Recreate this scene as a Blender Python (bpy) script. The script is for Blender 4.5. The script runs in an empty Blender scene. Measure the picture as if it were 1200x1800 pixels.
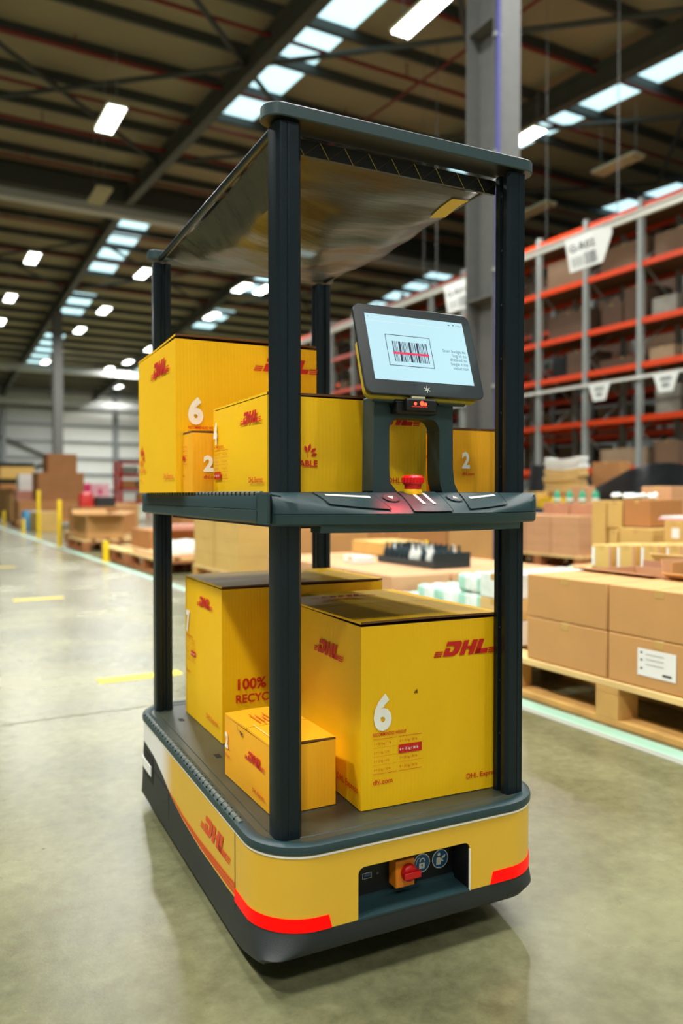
import bpy, math, random
from mathutils import Vector, Matrix
random.seed(7)
S = bpy.context.scene
COL = S.collection
PI = math.pi

# ------------------------------------------------------------------ camera
CAMH = 0.80
YAWB = math.radians(29.2)
cd = bpy.data.cameras.new('camera')
cam = bpy.data.objects.new('camera', cd)
COL.objects.link(cam)
cam.location = (0, 0, CAMH)
cam.rotation_euler = (PI/2 - 0.02222, 0, -YAWB)
cd.sensor_fit = 'VERTICAL'
cd.sensor_height = 36
cd.lens = 1378.4/1800*36
cd.clip_start = 0.05
cd.clip_end = 300
cd.dof.use_dof = True
cd.dof.focus_distance = 1.42
cd.dof.aperture_fstop = 2.6
S.camera = cam

# ------------------------------------------------------------------ view, world
S.view_settings.view_transform = 'Standard'
S.view_settings.look = 'None'
S.view_settings.gamma = 1
S.view_settings.exposure = 0.1
S.view_settings.use_curve_mapping = False
w = bpy.data.worlds.new('world')
S.world = w
w.use_nodes = True
w.node_tree.nodes['Background'].inputs[0].default_value = (0.62, 0.82, 0.95, 1)
w.node_tree.nodes['Background'].inputs[1].default_value = 0.6

LAMP_E = 36.0        # power of one lit high-bay fixture (W)
NEAR_E = 25.0        # fixtures above the robot
SKY_EMIT = 1.35       # brightness of the translucent roof lights

# ------------------------------------------------------------------ materials
def lin(h):
    h = h.lstrip('#')
    out = []
    for i in (0, 2, 4):
        c = int(h[i:i+2], 16)/255
        out.append(c/12.92 if c <= 0.04045 else ((c+0.055)/1.055)**2.4)
    return (*out, 1)

def mat(name, col, rough=0.5, metal=0.0, spec=0.5, emit=None, estr=0, noise=0.0, nscale=8, bump=0.0, bscale=60, coat=0):
    m = bpy.data.materials.new(name)
    m.use_nodes = True
    nt = m.node_tree
    b = nt.nodes['Principled BSDF']
    c = lin(col) if isinstance(col, str) else col
    b.inputs['Base Color'].default_value = c
    b.inputs['Roughness'].default_value = rough
    b.inputs['Metallic'].default_value = metal
    b.inputs['Specular IOR Level'].default_value = spec
    b.inputs['Coat Weight'].default_value = coat
    if emit:
        b.inputs['Emission Color'].default_value = lin(emit)
        b.inputs['Emission Strength'].default_value = estr
    if noise or bump:
        tc = nt.nodes.new('ShaderNodeTexCoord')
    if noise:
        n = nt.nodes.new('ShaderNodeTexNoise')
        n.inputs['Scale'].default_value = nscale
        n.inputs['Detail'].default_value = 5
        nt.links.new(tc.outputs['Object'], n.inputs['Vector'])
        r = nt.nodes.new('ShaderNodeValToRGB')
        r.color_ramp.elements[0].position = 0.3
        r.color_ramp.elements[1].position = 0.7
        r.color_ramp.elements[0].color = tuple(x*(1-noise) for x in c[:3])+(1,)
        r.color_ramp.elements[1].color = tuple(min(1, x*(1+noise)) for x in c[:3])+(1,)
        nt.links.new(n.outputs['Fac'], r.inputs['Fac'])
        nt.links.new(r.outputs['Color'], b.inputs['Base Color'])
    if bump:
        n2 = nt.nodes.new('ShaderNodeTexNoise')
        n2.inputs['Scale'].default_value = bscale
        n2.inputs['Detail'].default_value = 3
        nt.links.new(tc.outputs['Object'], n2.inputs['Vector'])
        bp = nt.nodes.new('ShaderNodeBump')
        bp.inputs['Strength'].default_value = bump
        bp.inputs['Distance'].default_value = 0.01
        nt.links.new(n2.outputs['Fac'], bp.inputs['Height'])
        nt.links.new(bp.outputs['Normal'], b.inputs['Normal'])
    return m

def board(name, col, rough=0.5):
    """printed corrugated board: faint vertical flutes and soft dents"""
    m = mat(name, col, rough, spec=0.35, noise=0.04, nscale=5)
    nt = m.node_tree
    b = nt.nodes['Principled BSDF']
    tc = nt.nodes.new('ShaderNodeTexCoord')
    mp = nt.nodes.new('ShaderNodeMapping')
    mp.inputs['Scale'].default_value = (1, 1, 0.01)
    nt.links.new(tc.outputs['Object'], mp.inputs['Vector'])
    wv = nt.nodes.new('ShaderNodeTexWave')
    wv.wave_type = 'BANDS'
    wv.bands_direction = 'DIAGONAL'
    wv.inputs['Scale'].default_value = 85
    wv.inputs['Distortion'].default_value = 0.6
    nt.links.new(mp.outputs['Vector'], wv.inputs['Vector'])
    n = nt.nodes.new('ShaderNodeTexNoise')
    n.inputs['Scale'].default_value = 9
    nt.links.new(tc.outputs['Object'], n.inputs['Vector'])
    mx = nt.nodes.new('ShaderNodeMath')
    mx.operation = 'MULTIPLY_ADD'
    mx.inputs[1].default_value = 0.05
    nt.links.new(wv.outputs['Fac'], mx.inputs[0])
    nt.links.new(n.outputs['Fac'], mx.inputs[2])
    bp = nt.nodes.new('ShaderNodeBump')
    bp.inputs['Strength'].default_value = 0.35
    bp.inputs['Distance'].default_value = 0.006
    nt.links.new(mx.outputs[0], bp.inputs['Height'])
    nt.links.new(bp.outputs['Normal'], b.inputs['Normal'])
    return m

M = {}
M['yellow'] = board('yellow_board', '#ffc60a')
M['orange'] = board('orange_board', '#ffb31c')
M['kraft_edge'] = mat('kraft_edge', '#6b4420', 0.8)
M['print_red'] = mat('print_red', '#d01a12', 0.55)
M['print_white'] = mat('print_white', '#fffdf4', 0.55)
M['print_rust'] = mat('print_rust', '#e0601a', 0.55)
M['post'] = mat('post_coat', '#15222a', 0.32, metal=0.45, bump=0.05, bscale=400)
M['plastic'] = mat('moulded_plastic', '#223b3f', 0.45, bump=0.08, bscale=500)
M['plastic_dark'] = mat('dark_plastic', '#23292a', 0.55, noise=0.15, nscale=7, bump=0.06, bscale=400)
M['deck'] = mat('deck_plastic', '#393f36', 0.36, noise=0.22, nscale=9, bump=0.06, bscale=300)
M['bead'] = mat('bead_rubber', '#5f6863', 0.45)
M['cover_yellow'] = mat('cover_yellow', '#e4b535', 0.34, noise=0.02)
M['cover_red'] = mat('cover_stripe', '#e0451c', 0.4)
M['trim_white'] = mat('trim_white', '#f3f5f0', 0.4)
M['red_light'] = mat('red_light', '#8c0000', 0.4, spec=0.2, emit='#ff0000', estr=0.9)
M['black'] = mat('black', '#0c0f10', 0.45)
M['groove'] = mat('groove', '#070a0b', 0.7)
M['gloss_black'] = mat('gloss_black', '#2b3032', 0.25, coat=0.3)
M['screen'] = mat('screen', '#08121a', 0.15, emit='#c3ecf6', estr=0.95)
M['ink'] = mat('screen_ink', '#0a1020', 0.3, emit='#12254a', estr=0.6)
M['screen_pink'] = mat('screen_pink', '#200010', 0.3, emit='#ee2a5c', estr=0.9)
M['screen_grey'] = mat('screen_grey', '#10181c', 0.3, emit='#56727c', estr=0.8)
M['case_yellow'] = mat('case_yellow', '#b39a20', 0.5)
M['estop_red'] = mat('estop_red', '#c80f12', 0.35)
M['estop_yellow'] = mat('estop_yellow', '#f2c012', 0.4)
M['led'] = mat('led', '#300000', 0.3, emit='#ff3a20', estr=5)
M['switch_orange'] = mat('switch_orange', '#f08a16', 0.45)
M['sticker_blue'] = mat('sticker_blue', '#17639c', 0.4)
M['white_glow'] = mat('light_strip', '#e8e4da', 0.4, emit='#fff4e8', estr=0.15)
M['usb_blue'] = mat('usb_blue', '#2f5a9c', 0.4)
M['tape_yellow'] = mat('tag_yellow', '#c9b23a', 0.6)
M['concrete_joint'] = mat('concrete_joint', '#77745c', 0.8)
M['paint_yellow'] = mat('paint_yellow', '#e2c63c', 0.5)
M['paint_mint'] = mat('paint_mint', '#a9d6bf', 0.5, noise=0.08, nscale=3)
M['paint_grey'] = mat('paint_grey', '#9da196', 0.55)
M['steel'] = mat('steel_column', '#5f605e', 0.55, noise=0.06)
M['steel_dark'] = mat('steel_rafter', '#474841', 0.6, noise=0.1, nscale=2)
M['steel_blue'] = mat('blue_conduit', '#3c3f84', 0.5)
M['purlin'] = mat('purlin', '#3c3f3c', 0.6)
M['pipe_red'] = mat('sprinkler_pipe', '#6e1c14', 0.55)
M['cladding'] = mat('roof_cladding', '#958b70', 0.8, noise=0.06, nscale=0.5)
M['wall_white'] = mat('wall_cladding', '#e4e6e2', 0.6, noise=0.03, nscale=0.3)
M['wall_grey'] = mat('wall_grey', '#b9bcbb', 0.7, noise=0.05, nscale=0.3)
M['rail_grey'] = mat('wall_rail', '#84888a', 0.6)
M['skylight'] = mat('skylight', '#d0f0f4', 0.6, emit='#c4eff8', estr=SKY_EMIT)
M['fixture'] = mat('fixture_body', '#c8bf9c', 0.5)
M['lamp'] = mat('lamp_tube', '#ffffff', 0.5, emit='#f4feff', estr=9)
M['rack_orange'] = mat('rack_orange', '#d8400c', 0.45, noise=0.08)
M['rack_grey'] = mat('rack_grey', '#8f9491', 0.5)
M['white_rail'] = mat('white_rail', '#dcddd6', 0.45)
M['sign_white'] = mat('sign_white', '#e6e8e4', 0.5)
M['sign_ink'] = mat('sign_ink', '#20262a', 0.5)
M['wood'] = mat('pallet_wood', '#c89a55', 0.75, noise=0.2, nscale=6, bump=0.2, bscale=30)
M['wood_light'] = mat('pallet_wood_light', '#e3c282', 0.75, noise=0.12, nscale=5)
M['wood_red'] = mat('pallet_wood_reddish', '#a86a3c', 0.75, noise=0.2, nscale=6)
CB = {'a': '#c6955a', 'b': '#d3ad62', 'c': '#b57c47', 'd': '#9f6a3c', 'e': '#dbb877', 'f': '#b98668', 'g': '#cf9c72', 'h': '#9c8468', 'i': '#6f563f', 'j': '#5c4636'}
for k, v in CB.items():
    M['cb_'+k] = mat('cardboard_'+k, v, 0.75, noise=0.07, nscale=4)
M['cb_tape'] = mat('packing_tape', '#c9a35f', 0.3)
M['cb_ink'] = mat('cardboard_ink', '#6e4a2c', 0.8)
M['cb_dark'] = mat('cardboard_inner', '#7b5332', 0.9)
M['label_white'] = mat('paper_label', '#eef0ee', 0.6)
M['wrap_white'] = mat('shrink_wrap_white', '#e9f3ee', 0.25, noise=0.08, nscale=20, bump=0.5, bscale=18)
M['wrap_mint'] = mat('shrink_wrap_mint', '#a9dcc8', 0.25, noise=0.12, nscale=20, bump=0.4, bscale=18)
M['wrap_black'] = mat('stretch_wrap_black', '#1b1d20', 0.35, noise=0.3, nscale=4, bump=0.8, bscale=7)
M['wrap_grey'] = mat('stretch_wrap_grey', '#8c8a80', 0.35, noise=0.25, nscale=4, bump=0.6, bscale=8)
M['pink'] = mat('pink_film', '#e82e78', 0.5)
M['pink_pale'] = mat('pale_pink_film', '#efb6c2', 0.5)
M['rose'] = mat('rose_carton', '#c48a78', 0.6)
M['bollard'] = mat('bollard_yellow', '#f0cb16', 0.4)
M['red_plastic'] = mat('red_plastic', '#c9302a', 0.4)
M['blue_plastic'] = mat('blue_plastic', '#5aa4d4', 0.4)
M['navy'] = mat('navy', '#26426a', 0.5)
M['green'] = mat('green_bottle', '#2f9c74', 0.4)
M['bottle_dark'] = mat('bottle_dark', '#1c3038', 0.3)
M['bottle_white'] = mat('bottle_white', '#dde3de', 0.4)
M['rubber'] = mat('wheel_rubber', '#16181a', 0.7)

# yellow cover that fades to white towards the tail (printed vinyl)
m = mat('cover_fade', '#e4b535', 0.34)
nt = m.node_tree
tc = nt.nodes.new('ShaderNodeTexCoord')
sx = nt.nodes.new('ShaderNodeSeparateXYZ')
nt.links.new(tc.outputs['Object'], sx.inputs[0])
mr = nt.nodes.new('ShaderNodeMapRange')
mr.interpolation_type = 'SMOOTHSTEP'
mr.inputs['From Min'].default_value = 0.51
mr.inputs['From Max'].default_value = 0.65
nt.links.new(sx.outputs['Y'], mr.inputs['Value'])
mx = nt.nodes.new('ShaderNodeMix')
mx.data_type = 'RGBA'
mx.inputs['A'].default_value = lin('#e4b535')
mx.inputs['B'].default_value = lin('#f2f2f0')
nt.links.new(mr.outputs[0], mx.inputs['Factor'])
nt.links.new(mx.outputs['Result'], nt.nodes['Principled BSDF'].inputs['Base Color'])
M['cover_fade'] = m

# mesh fabric of the canopy: dark glossy weave, slightly see-through
m = mat('canopy_mesh', '#201f15', 0.33, spec=0.7)
nt = m.node_tree
b = nt.nodes['Principled BSDF']
tc = nt.nodes.new('ShaderNodeTexCoord')
ck = nt.nodes.new('ShaderNodeTexChecker')
ck.inputs['Scale'].default_value = 330
nt.links.new(tc.outputs['Object'], ck.inputs['Vector'])
n = nt.nodes.new('ShaderNodeTexNoise')
n.inputs['Scale'].default_value = 9
n.inputs['Detail'].default_value = 4
mp = nt.nodes.new('ShaderNodeMapping')
mp.inputs['Scale'].default_value = (0.5, 2.2, 1)
nt.links.new(tc.outputs['Object'], mp.inputs['Vector'])
nt.links.new(mp.outputs['Vector'], n.inputs['Vector'])
ad = nt.nodes.new('ShaderNodeMath')
ad.operation = 'MULTIPLY_ADD'
ad.inputs[1].default_value = 0.12
nt.links.new(ck.outputs['Fac'], ad.inputs[0])
nt.links.new(n.outputs['Fac'], ad.inputs[2])
bp = nt.nodes.new('ShaderNodeBump')
bp.inputs['Strength'].default_value = 0.5
bp.inputs['Distance'].default_value = 0.012
nt.links.new(ad.outputs[0], bp.inputs['Height'])
nt.links.new(bp.outputs['Normal'], b.inputs['Normal'])
b.inputs['Alpha'].default_value = 0.86
M['mesh'] = m

# concrete floor
m = mat('concrete_floor', '#b4b08d', 0.3, spec=0.5)
nt = m.node_tree
b = nt.nodes['Principled BSDF']
tc = nt.nodes.new('ShaderNodeTexCoord')
n1 = nt.nodes.new('ShaderNodeTexNoise')
n1.inputs['Scale'].default_value = 1.6
n1.inputs['Detail'].default_value = 8
n2 = nt.nodes.new('ShaderNodeTexNoise')
n2.inputs['Scale'].default_value = 24
n2.inputs['Detail'].default_value = 8
n2.inputs['Roughness'].default_value = 0.7
for q in (n1, n2):
    nt.links.new(tc.outputs['Object'], q.inputs['Vector'])
add = nt.nodes.new('ShaderNodeMath')
add.operation = 'MULTIPLY_ADD'
add.inputs[1].default_value = 0.55
nt.links.new(n2.outputs['Fac'], add.inputs[0])
nt.links.new(n1.outputs['Fac'], add.inputs[2])
cr = nt.nodes.new('ShaderNodeValToRGB')
cr.color_ramp.elements[0].position = 0.34
cr.color_ramp.elements[0].color = lin('#53533a')
cr.color_ramp.elements[1].position = 0.68
cr.color_ramp.elements[1].color = lin('#8d8c69')
sc_ = nt.nodes.new('ShaderNodeMath')
sc_.operation = 'MULTIPLY'
sc_.inputs[1].default_value = 0.65
nt.links.new(add.outputs[0], sc_.inputs[0])
nt.links.new(sc_.outputs[0], cr.inputs['Fac'])
# sparse dark specks
v = nt.nodes.new('ShaderNodeTexVoronoi')
v.inputs['Scale'].default_value = 5
nt.links.new(tc.outputs['Object'], v.inputs['Vector'])
vr = nt.nodes.new('ShaderNodeValToRGB')
vr.color_ramp.elements[0].position = 0.012
vr.color_ramp.elements[0].color = (0.25, 0.2, 0.12, 1)
vr.color_ramp.elements[1].position = 0.03
vr.color_ramp.elements[1].color = (1, 1, 1, 1)
nt.links.new(v.outputs['Distance'], vr.inputs['Fac'])
mm = nt.nodes.new('ShaderNodeMix')
mm.data_type = 'RGBA'
mm.blend_type = 'MULTIPLY'
mm.inputs['Factor'].default_value = 0.8
nt.links.new(cr.outputs['Color'], mm.inputs['A'])
nt.links.new(vr.outputs['Color'], mm.inputs['B'])
nt.links.new(mm.outputs['Result'], b.inputs['Base Color'])
rr_ = nt.nodes.new('ShaderNodeMapRange')
rr_.inputs['To Min'].default_value = 0.14
rr_.inputs['To Max'].default_value = 0.36
nt.links.new(n1.outputs['Fac'], rr_.inputs['Value'])
nt.links.new(rr_.outputs[0], b.inputs['Roughness'])
bp = nt.nodes.new('ShaderNodeBump')
bp.inputs['Strength'].default_value = 0.1
bp.inputs['Distance'].default_value = 0.01
nt.links.new(n2.outputs['Fac'], bp.inputs['Height'])
nt.links.new(bp.outputs['Normal'], b.inputs['Normal'])
M['floor'] = m

# ------------------------------------------------------------------ mesh builder
_text = {}
def text_mesh(s, bold):
    k = (s, bold)
    if k not in _text:
        cu = bpy.data.curves.new('t', 'FONT')
        cu.body = s
        cu.size = 1
        cu.offset = bold
        cu.resolution_u = 3
        o = bpy.data.objects.new('t', cu)
        COL.objects.link(o)
        dg = bpy.context.evaluated_depsgraph_get()
        me = o.evaluated_get(dg).to_mesh()
        vs = [tuple(v.co) for v in me.vertices]
        fs = [tuple(p.vertices) for p in me.polygons]
        o.evaluated_get(dg).to_mesh_clear()
        bpy.data.objects.remove(o)
        bpy.data.curves.remove(cu)
        _text[k] = (vs, fs)
    return _text[k]

def frame(o, u, v, eps=0.0):
    """matrix taking (a,b,c) to o + a*u + b*v + (c+eps)*n"""
    u = Vector(u).normalized(); v = Vector(v).normalized(); n = u.cross(v)
    o = Vector(o) + n*eps
    return Matrix(((u.x, v.x, n.x, o.x), (u.y, v.y, n.y, o.y), (u.z, v.z, n.z, o.z), (0, 0, 0, 1)))

class MB:
    def __init__(s, M0=None):
        s.v = []; s.f = []; s.m = []; s.sm = []; s.mats = []; s.M0 = M0
    def mi(s, name):
        if name not in s.mats: s.mats.append(name)
        return s.mats.index(name)
    def add(s, vs, fs, m, T=None, smooth=False):
        b0 = len(s.v); k = s.mi(m)
        for p in vs:
            p = Vector(p)
            if T is not None: p = T @ p
            if s.M0 is not None: p = s.M0 @ p
            s.v.append(p)
        for f in fs:
            s.f.append([b0+i for i in f]); s.m.append(k); s.sm.append(smooth)
        return s
    def box(s, x0, x1, y0, y1, z0, z1, m, T=None):
        vs = [(x, y, z) for z in (z0, z1) for y in (y0, y1) for x in (x0, x1)]
        fs = [(0, 2, 3, 1), (4, 5, 7, 6), (0, 1, 5, 4), (2, 6, 7, 3), (0, 4, 6, 2), (1, 3, 7, 5)]
        return s.add(vs, fs, m, T)
    def poly(s, pts, m, T=None):
        return s.add([(p[0], p[1], p[2] if len(p) > 2 else 0) for p in pts], [tuple(range(len(pts)))], m, T)
    def prism(s, pts, z0, z1, m, T=None, smooth=False):
        n = len(pts)
        vs = [(p[0], p[1], z0) for p in pts]+[(p[0], p[1], z1) for p in pts]
        s.add(vs, [tuple(range(n-1, -1, -1)), tuple(range(n, 2*n))], m, T)
        return s.add(vs, [(i, (i+1) % n, n+(i+1) % n, n+i) for i in range(n)], m, T, smooth)
    def loft(s, loops, m, T=None, cap0=True, cap1=True, smooth=True, closed=True):
        n = len(loops[0]); vs = [p for L in loops for p in L]; fs = []
        for a in range(len(loops)-1):
            for i in range(n if closed else n-1):
                j = (i+1) % n
                fs.append((a*n+i, a*n+j, (a+1)*n+j, (a+1)*n+i))
        s.add(vs, fs, m, T, smooth)
        if cap0: s.add(loops[0], [tuple(range(n-1, -1, -1))], m, T)
        if cap1: s.add(loops[-1], [tuple(range(n))], m, T)
        return s
    def lathe(s, prof, m, T=None, n=24, smooth=True):
        loops = [[(r*math.cos(2*PI*i/n), r*math.sin(2*PI*i/n), z) for i in range(n)] for r, z in prof]
        return s.loft(loops, m, T, smooth=smooth)
    def tube(s, p0, p1, r, m, n=8, r1=None):
        p0 = Vector(p0); p1 = Vector(p1); d = (p1-p0); L = d.length
        q = d.to_track_quat('Z', 'Y').to_matrix().to_4x4()
        T = Matrix.Translation(p0) @ q
        r1 = r if r1 is None else r1
        loops = [[(a*math.cos(2*PI*i/n), a*math.sin(2*PI*i/n), z) for i in range(n)] for a, z in ((r, 0), (r1, L))]
        return s.loft(loops, m, T)
    def path(s, pts, r, m, n=8):
        for a, b in zip(pts[:-1], pts[1:]): s.tube(a, b, r, m, n)
        return s
    def disc(s, x, y, r, m, T, n=20, z=0):
        return s.poly([(x+r*math.cos(2*PI*i/n), y+r*math.sin(2*PI*i/n), z) for i in range(n)], m, T)
    def ring(s, x, y, r0, r1, m, T, n=24, z=0, a0=0, a1=2*PI):
        vs = []; k = n+1
        for i in range(k):
            a = a0+(a1-a0)*i/n
            vs += [(x+r0*math.cos(a), y+r0*math.sin(a), z), (x+r1*math.cos(a), y+r1*math.sin(a), z)]
        return s.add(vs, [(2*i, 2*i+1, 2*i+3, 2*i+2) for i in range(n)], m, T)
    def rect(s, x0, y0, x1, y1, m, T, z=0):
        return s.poly([(x0, y0, z), (x1, y0, z), (x1, y1, z), (x0, y1, z)], m, T)
    def text(s, str_, x, y, size, m, T, bold=0.0, align='L', z=0, sx=1.0):
        vs, fs = text_mesh(str_, bold)
        if not vs: return s
        w = max(p[0] for p in vs)
        ox = 0 if align == 'L' else (-w*size*sx if align == 'R' else -w*size*sx/2)
        return s.add([(x+ox+p[0]*size*sx, y+p[1]*size, z) for p in vs], fs, m, T)
    def build(s, name, parent=None, bevel=0, seg=2, solid=0, loc=None, rotz=None):
        me = bpy.data.meshes.new(name)
        me.from_pydata([tuple(v) for v in s.v], [], s.f)
        for k in s.mats: me.materials.append(M[k])
        for p, mi_, sm in zip(me.polygons, s.m, s.sm):
            p.material_index = mi_; p.use_smooth = sm
        me.update()
        me.set_sharp_from_angle(angle=math.radians(38))
        o = bpy.data.objects.new(name, me)
        COL.objects.link(o)
        if parent is not None: o.parent = parent
        if loc is not None: o.location = loc
        if rotz is not None: o.rotation_euler = (0, 0, rotz)
        if solid:
            sd = o.modifiers.new('thickness', 'SOLIDIFY'); sd.thickness = solid; sd.offset = -1
            es2 = o.modifiers.new('edges', 'EDGE_SPLIT'); es2.split_angle = math.radians(35)
        if bevel:
            bv = o.modifiers.new('bevel', 'BEVEL'); bv.width = bevel; bv.segments = seg
            bv.limit_method = 'ANGLE'; bv.angle_limit = math.radians(50)
        return o

def tag(o, label, cat, group=None, kind=None):
    if label: o['label'] = label
    if cat: o['category'] = cat
    if group: o['group'] = group
    if kind: o['kind'] = kind
    return o
def empty(name, loc, rz=0):
    o = bpy.data.objects.new(name, None)
    o.empty_display_size = 0.1
    COL.objects.link(o)
    o.location = loc; o.rotation_euler = (0, 0, rz)
    return o
def copy_tree(o, parent=None):
    c = o.copy(); COL.objects.link(c); c.parent = parent
    for ch in list(o.children): copy_tree(ch, c)
    return c
def struct(o):
    o['kind'] = 'structure'; return o

# ------------------------------------------------------------------ building
X0B, X1B, Y0B, Y1B = -14.0, 27.0, -12.0, 58.0
RIDGE = 24.3
def roofz(y):
    return 8.8+0.06*y if y < RIDGE else 8.8+0.06*RIDGE-0.06*(y-RIDGE)

struct(MB().box(X0B, X1B, Y0B, Y1B, -0.2, 0, 'floor').build('floor'))
# far wall with cladding rails and a bright band of cladding to the right
b = MB()
b.box(X0B, 9.2, Y1B, Y1B+0.2, 0, roofz(Y1B), 'wall_grey').box(9.2, X1B, Y1B, Y1B+0.2, 0, roofz(Y1B), 'wall_white')
z = 1.0
while z < 8:
    b.box(X0B, X1B, Y1B-0.16, Y1B, z, z+0.16, 'rail_grey'); z += 1.15
for x in (6.0, 9.4, 13.5, 18, 22.5):
    b.box(x-0.16, x+0.16, Y1B-0.4, Y1B, 0, roofz(Y1B), 'rail_grey')
for i in range(2):
    x0, x1 = (2.2, 9.4)[i], (9.4, 18)[i]
b.tube((2.0, Y1B-0.3, 6.3), (9.4, Y1B-0.3, 3.2), 0.1, 'steel_dark')
b.tube((2.0, Y1B-0.3, 0.8), (9.4, Y1B-0.3, 3.2), 0.1, 'steel_dark')
struct(b.build('wall_back'))
def side_wall(x, name, m_, t):
    b = MB()
    pr = [(Y0B, 0), (Y1B, 0), (Y1B, roofz(Y1B)), (RIDGE, roofz(RIDGE)), (Y0B, roofz(Y0B))]
    b.prism(pr, 0, t, m_, Matrix(((0, 0, 1, x), (1, 0, 0, 0), (0, 1, 0, 0), (0, 0, 0, 1))))
    struct(b.build(name))
side_wall(X0B-0.2, 'wall_left', 'wall_white', 0.2)
side_wall(X1B, 'wall_right', 'wall_grey', 0.2)
struct(MB().box(X0B, X1B, Y0B-0.2, Y0B, 0, roofz(Y0B), 'wall_white').build('wall_front'))

# roof cladding with rooflight strips cut into it
strips = [-6.6, -0.1, 6.38, 12.88, 19.4]
SW = 1.15
SPANS = [(-9, 2.5), (4, 18.3), (26, 33), (35.5, 39), (43, 52)]
def in_roof(x0, x1, y0, y1, zoff, m_, b, t=0.06):
    ys = sorted({y0, y1} | ({RIDGE} if y0 < RIDGE < y1 else set()))
    for a, c in zip(ys[:-1], ys[1:]):
        vs = []
        for zz in (0, t):
            for (x, y) in ((x0, a), (x1, a), (x1, c), (x0, c)):
                vs.append((x, y, roofz(y)+zoff+zz))
        b.add(vs, [(3, 2, 1, 0), (4, 5, 6, 7), (0, 1, 5, 4), (1, 2, 6, 5), (2, 3, 7, 6), (3, 0, 4, 7)], m_)
b = MB()
xs = [X0B]
for s_ in strips: xs += [s_, s_+SW]
xs.append(X1B)
for i in range(0, len(xs), 2):
    in_roof(xs[i], xs[i+1], Y0B, Y1B, 0, 'cladding', b)
gaps = []
yy = Y0B
for a, c in SPANS:
    gaps.append((yy, a)); yy = c
gaps.append((yy, Y1B))
for s_ in strips:
    for a, c in gaps: in_roof(s_, s_+SW, a, c, 0, 'cladding', b)
struct(b.build('ceiling'))
n_ = 0
for s_ in strips:
    for a, c in SPANS:
        n_ += 1
        b = MB(); in_roof(s_, s_+SW, a, c, 0.02, 'skylight', b, 0.03)
        struct(b.build('window_%d' % n_))
# purlins, one mesh as part of the roof frame
b = MB()
y = Y0B+0.7
while y < Y1B:
    z = roofz(y)
    b.box(X0B, X1B, y-0.035, y+0.035, z-0.18, z-0.0, 'purlin').box(X0B, X1B, y-0.035, y+0.06, z-0.20, z-0.17, 'purlin')
    y += 1.62
struct(b.build('trim_1'))
# portal rafters
k = 2
for xr in (-12, -6, 0.1, 6.0, 12.0, 24.0):
    b = MB()
    if xr != 0.1 or True:
        for a, c in ((Y0B, RIDGE), (RIDGE, Y1B)):
            for (w_, z0, z1) in ((0.11, -0.29, -0.25), (0.02, -0.7, -0.25), (0.11, -0.74, -0.7)):
                vs = []
                for y in (a, c):
                    zz = roofz(y)
                    vs += [(xr-w_, y, zz+z0), (xr+w_, y, zz+z0), (xr+w_, y, zz+z1), (xr-w_, y, zz+z1)]
                b.add(vs, [(0, 3, 2, 1), (4, 5, 6, 7), (0, 1, 5, 4), (1, 2, 6, 5), (2, 3, 7, 6), (3, 0, 4, 7)], 'steel_dark')
    struct(b.build('trim_%d' % k)); k += 1
# ridge girder across the hall, eaves braces
b = MB()
b.box(X0B, X1B, RIDGE-0.15, RIDGE+0.25, roofz(RIDGE)-1.0, roofz(RIDGE)-0.55, 'wall_grey')
b.box(X0B, X1B, RIDGE-0.5, RIDGE-0.15, roofz(RIDGE)-0.75, roofz(RIDGE)-0.2, 'purlin')
struct(b.build('trim_%d' % k)); k += 1
b = MB()
b.box(X0B, X1B, 46.0, 46.3, 7.6, 7.95, 'wall_grey')
b.box(X0B, X1B, Y1B-1.5, Y1B-1.2, 6.9, 7.3, 'wall_grey')
struct(b.build('trim_%d' % k)); k += 1
# wind bracing rods between the rafters
b = MB()
for x0, x1 in ((-0.0, 6.0), (6.0, 12.0), (12.0, 18.0)):
    for (ya, yb) in ((8.3, 14.6), (14.6, 20.8), (28, 34)):
        b.tube((x0, ya, roofz(ya)-0.42), (x1, yb, roofz(yb)-0.42), 0.055, 'purlin')
        b.tube((x0, yb, roofz(yb)-0.42), (x1, ya, roofz(ya)-0.42), 0.055, 'purlin')
struct(b.build('trim_%d' % k)); k += 1
# columns
for (cx, cy) in ((6.0, 7.15), (6.0, 36.4)):
    b = MB()
    zt = roofz(cy)-0.7
    b.box(cx-0.19, cx+0.19, cy-0.25, cy-0.225, 0, zt, 'steel').box(cx-0.19, cx+0.19, cy+0.225, cy+0.25, 0, zt, 'steel')
    b.box(cx-0.012, cx+0.012, cy-0.23, cy+0.23, 0, zt, 'steel')
    zz = 1.5
    while zz < zt:
        b.box(cx-0.18, cx+0.18, cy-0.22, cy+0.22, zz, zz+0.02, 'steel'); zz += 1.55
    b.box(cx-0.26, cx+0.26, cy-0.32, cy+0.32, 0, 0.03, 'steel')
    struct(b.build('trim_%d' % k)); k += 1
# blue conduit down the near column
b = MB().tube((5.83, 6.86, 0.03), (5.83, 6.86, 8.4), 0.028, 'steel_blue')
for zz in (2, 3.3, 4.6, 5.9, 7.2): b.box(5.79, 5.87, 6.85, 6.9, zz, zz+0.04, 'rack_grey')
tag(b.build('cable_conduit'), 'blue vertical conduit clipped to the big grey steel column', 'conduit')
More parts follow.
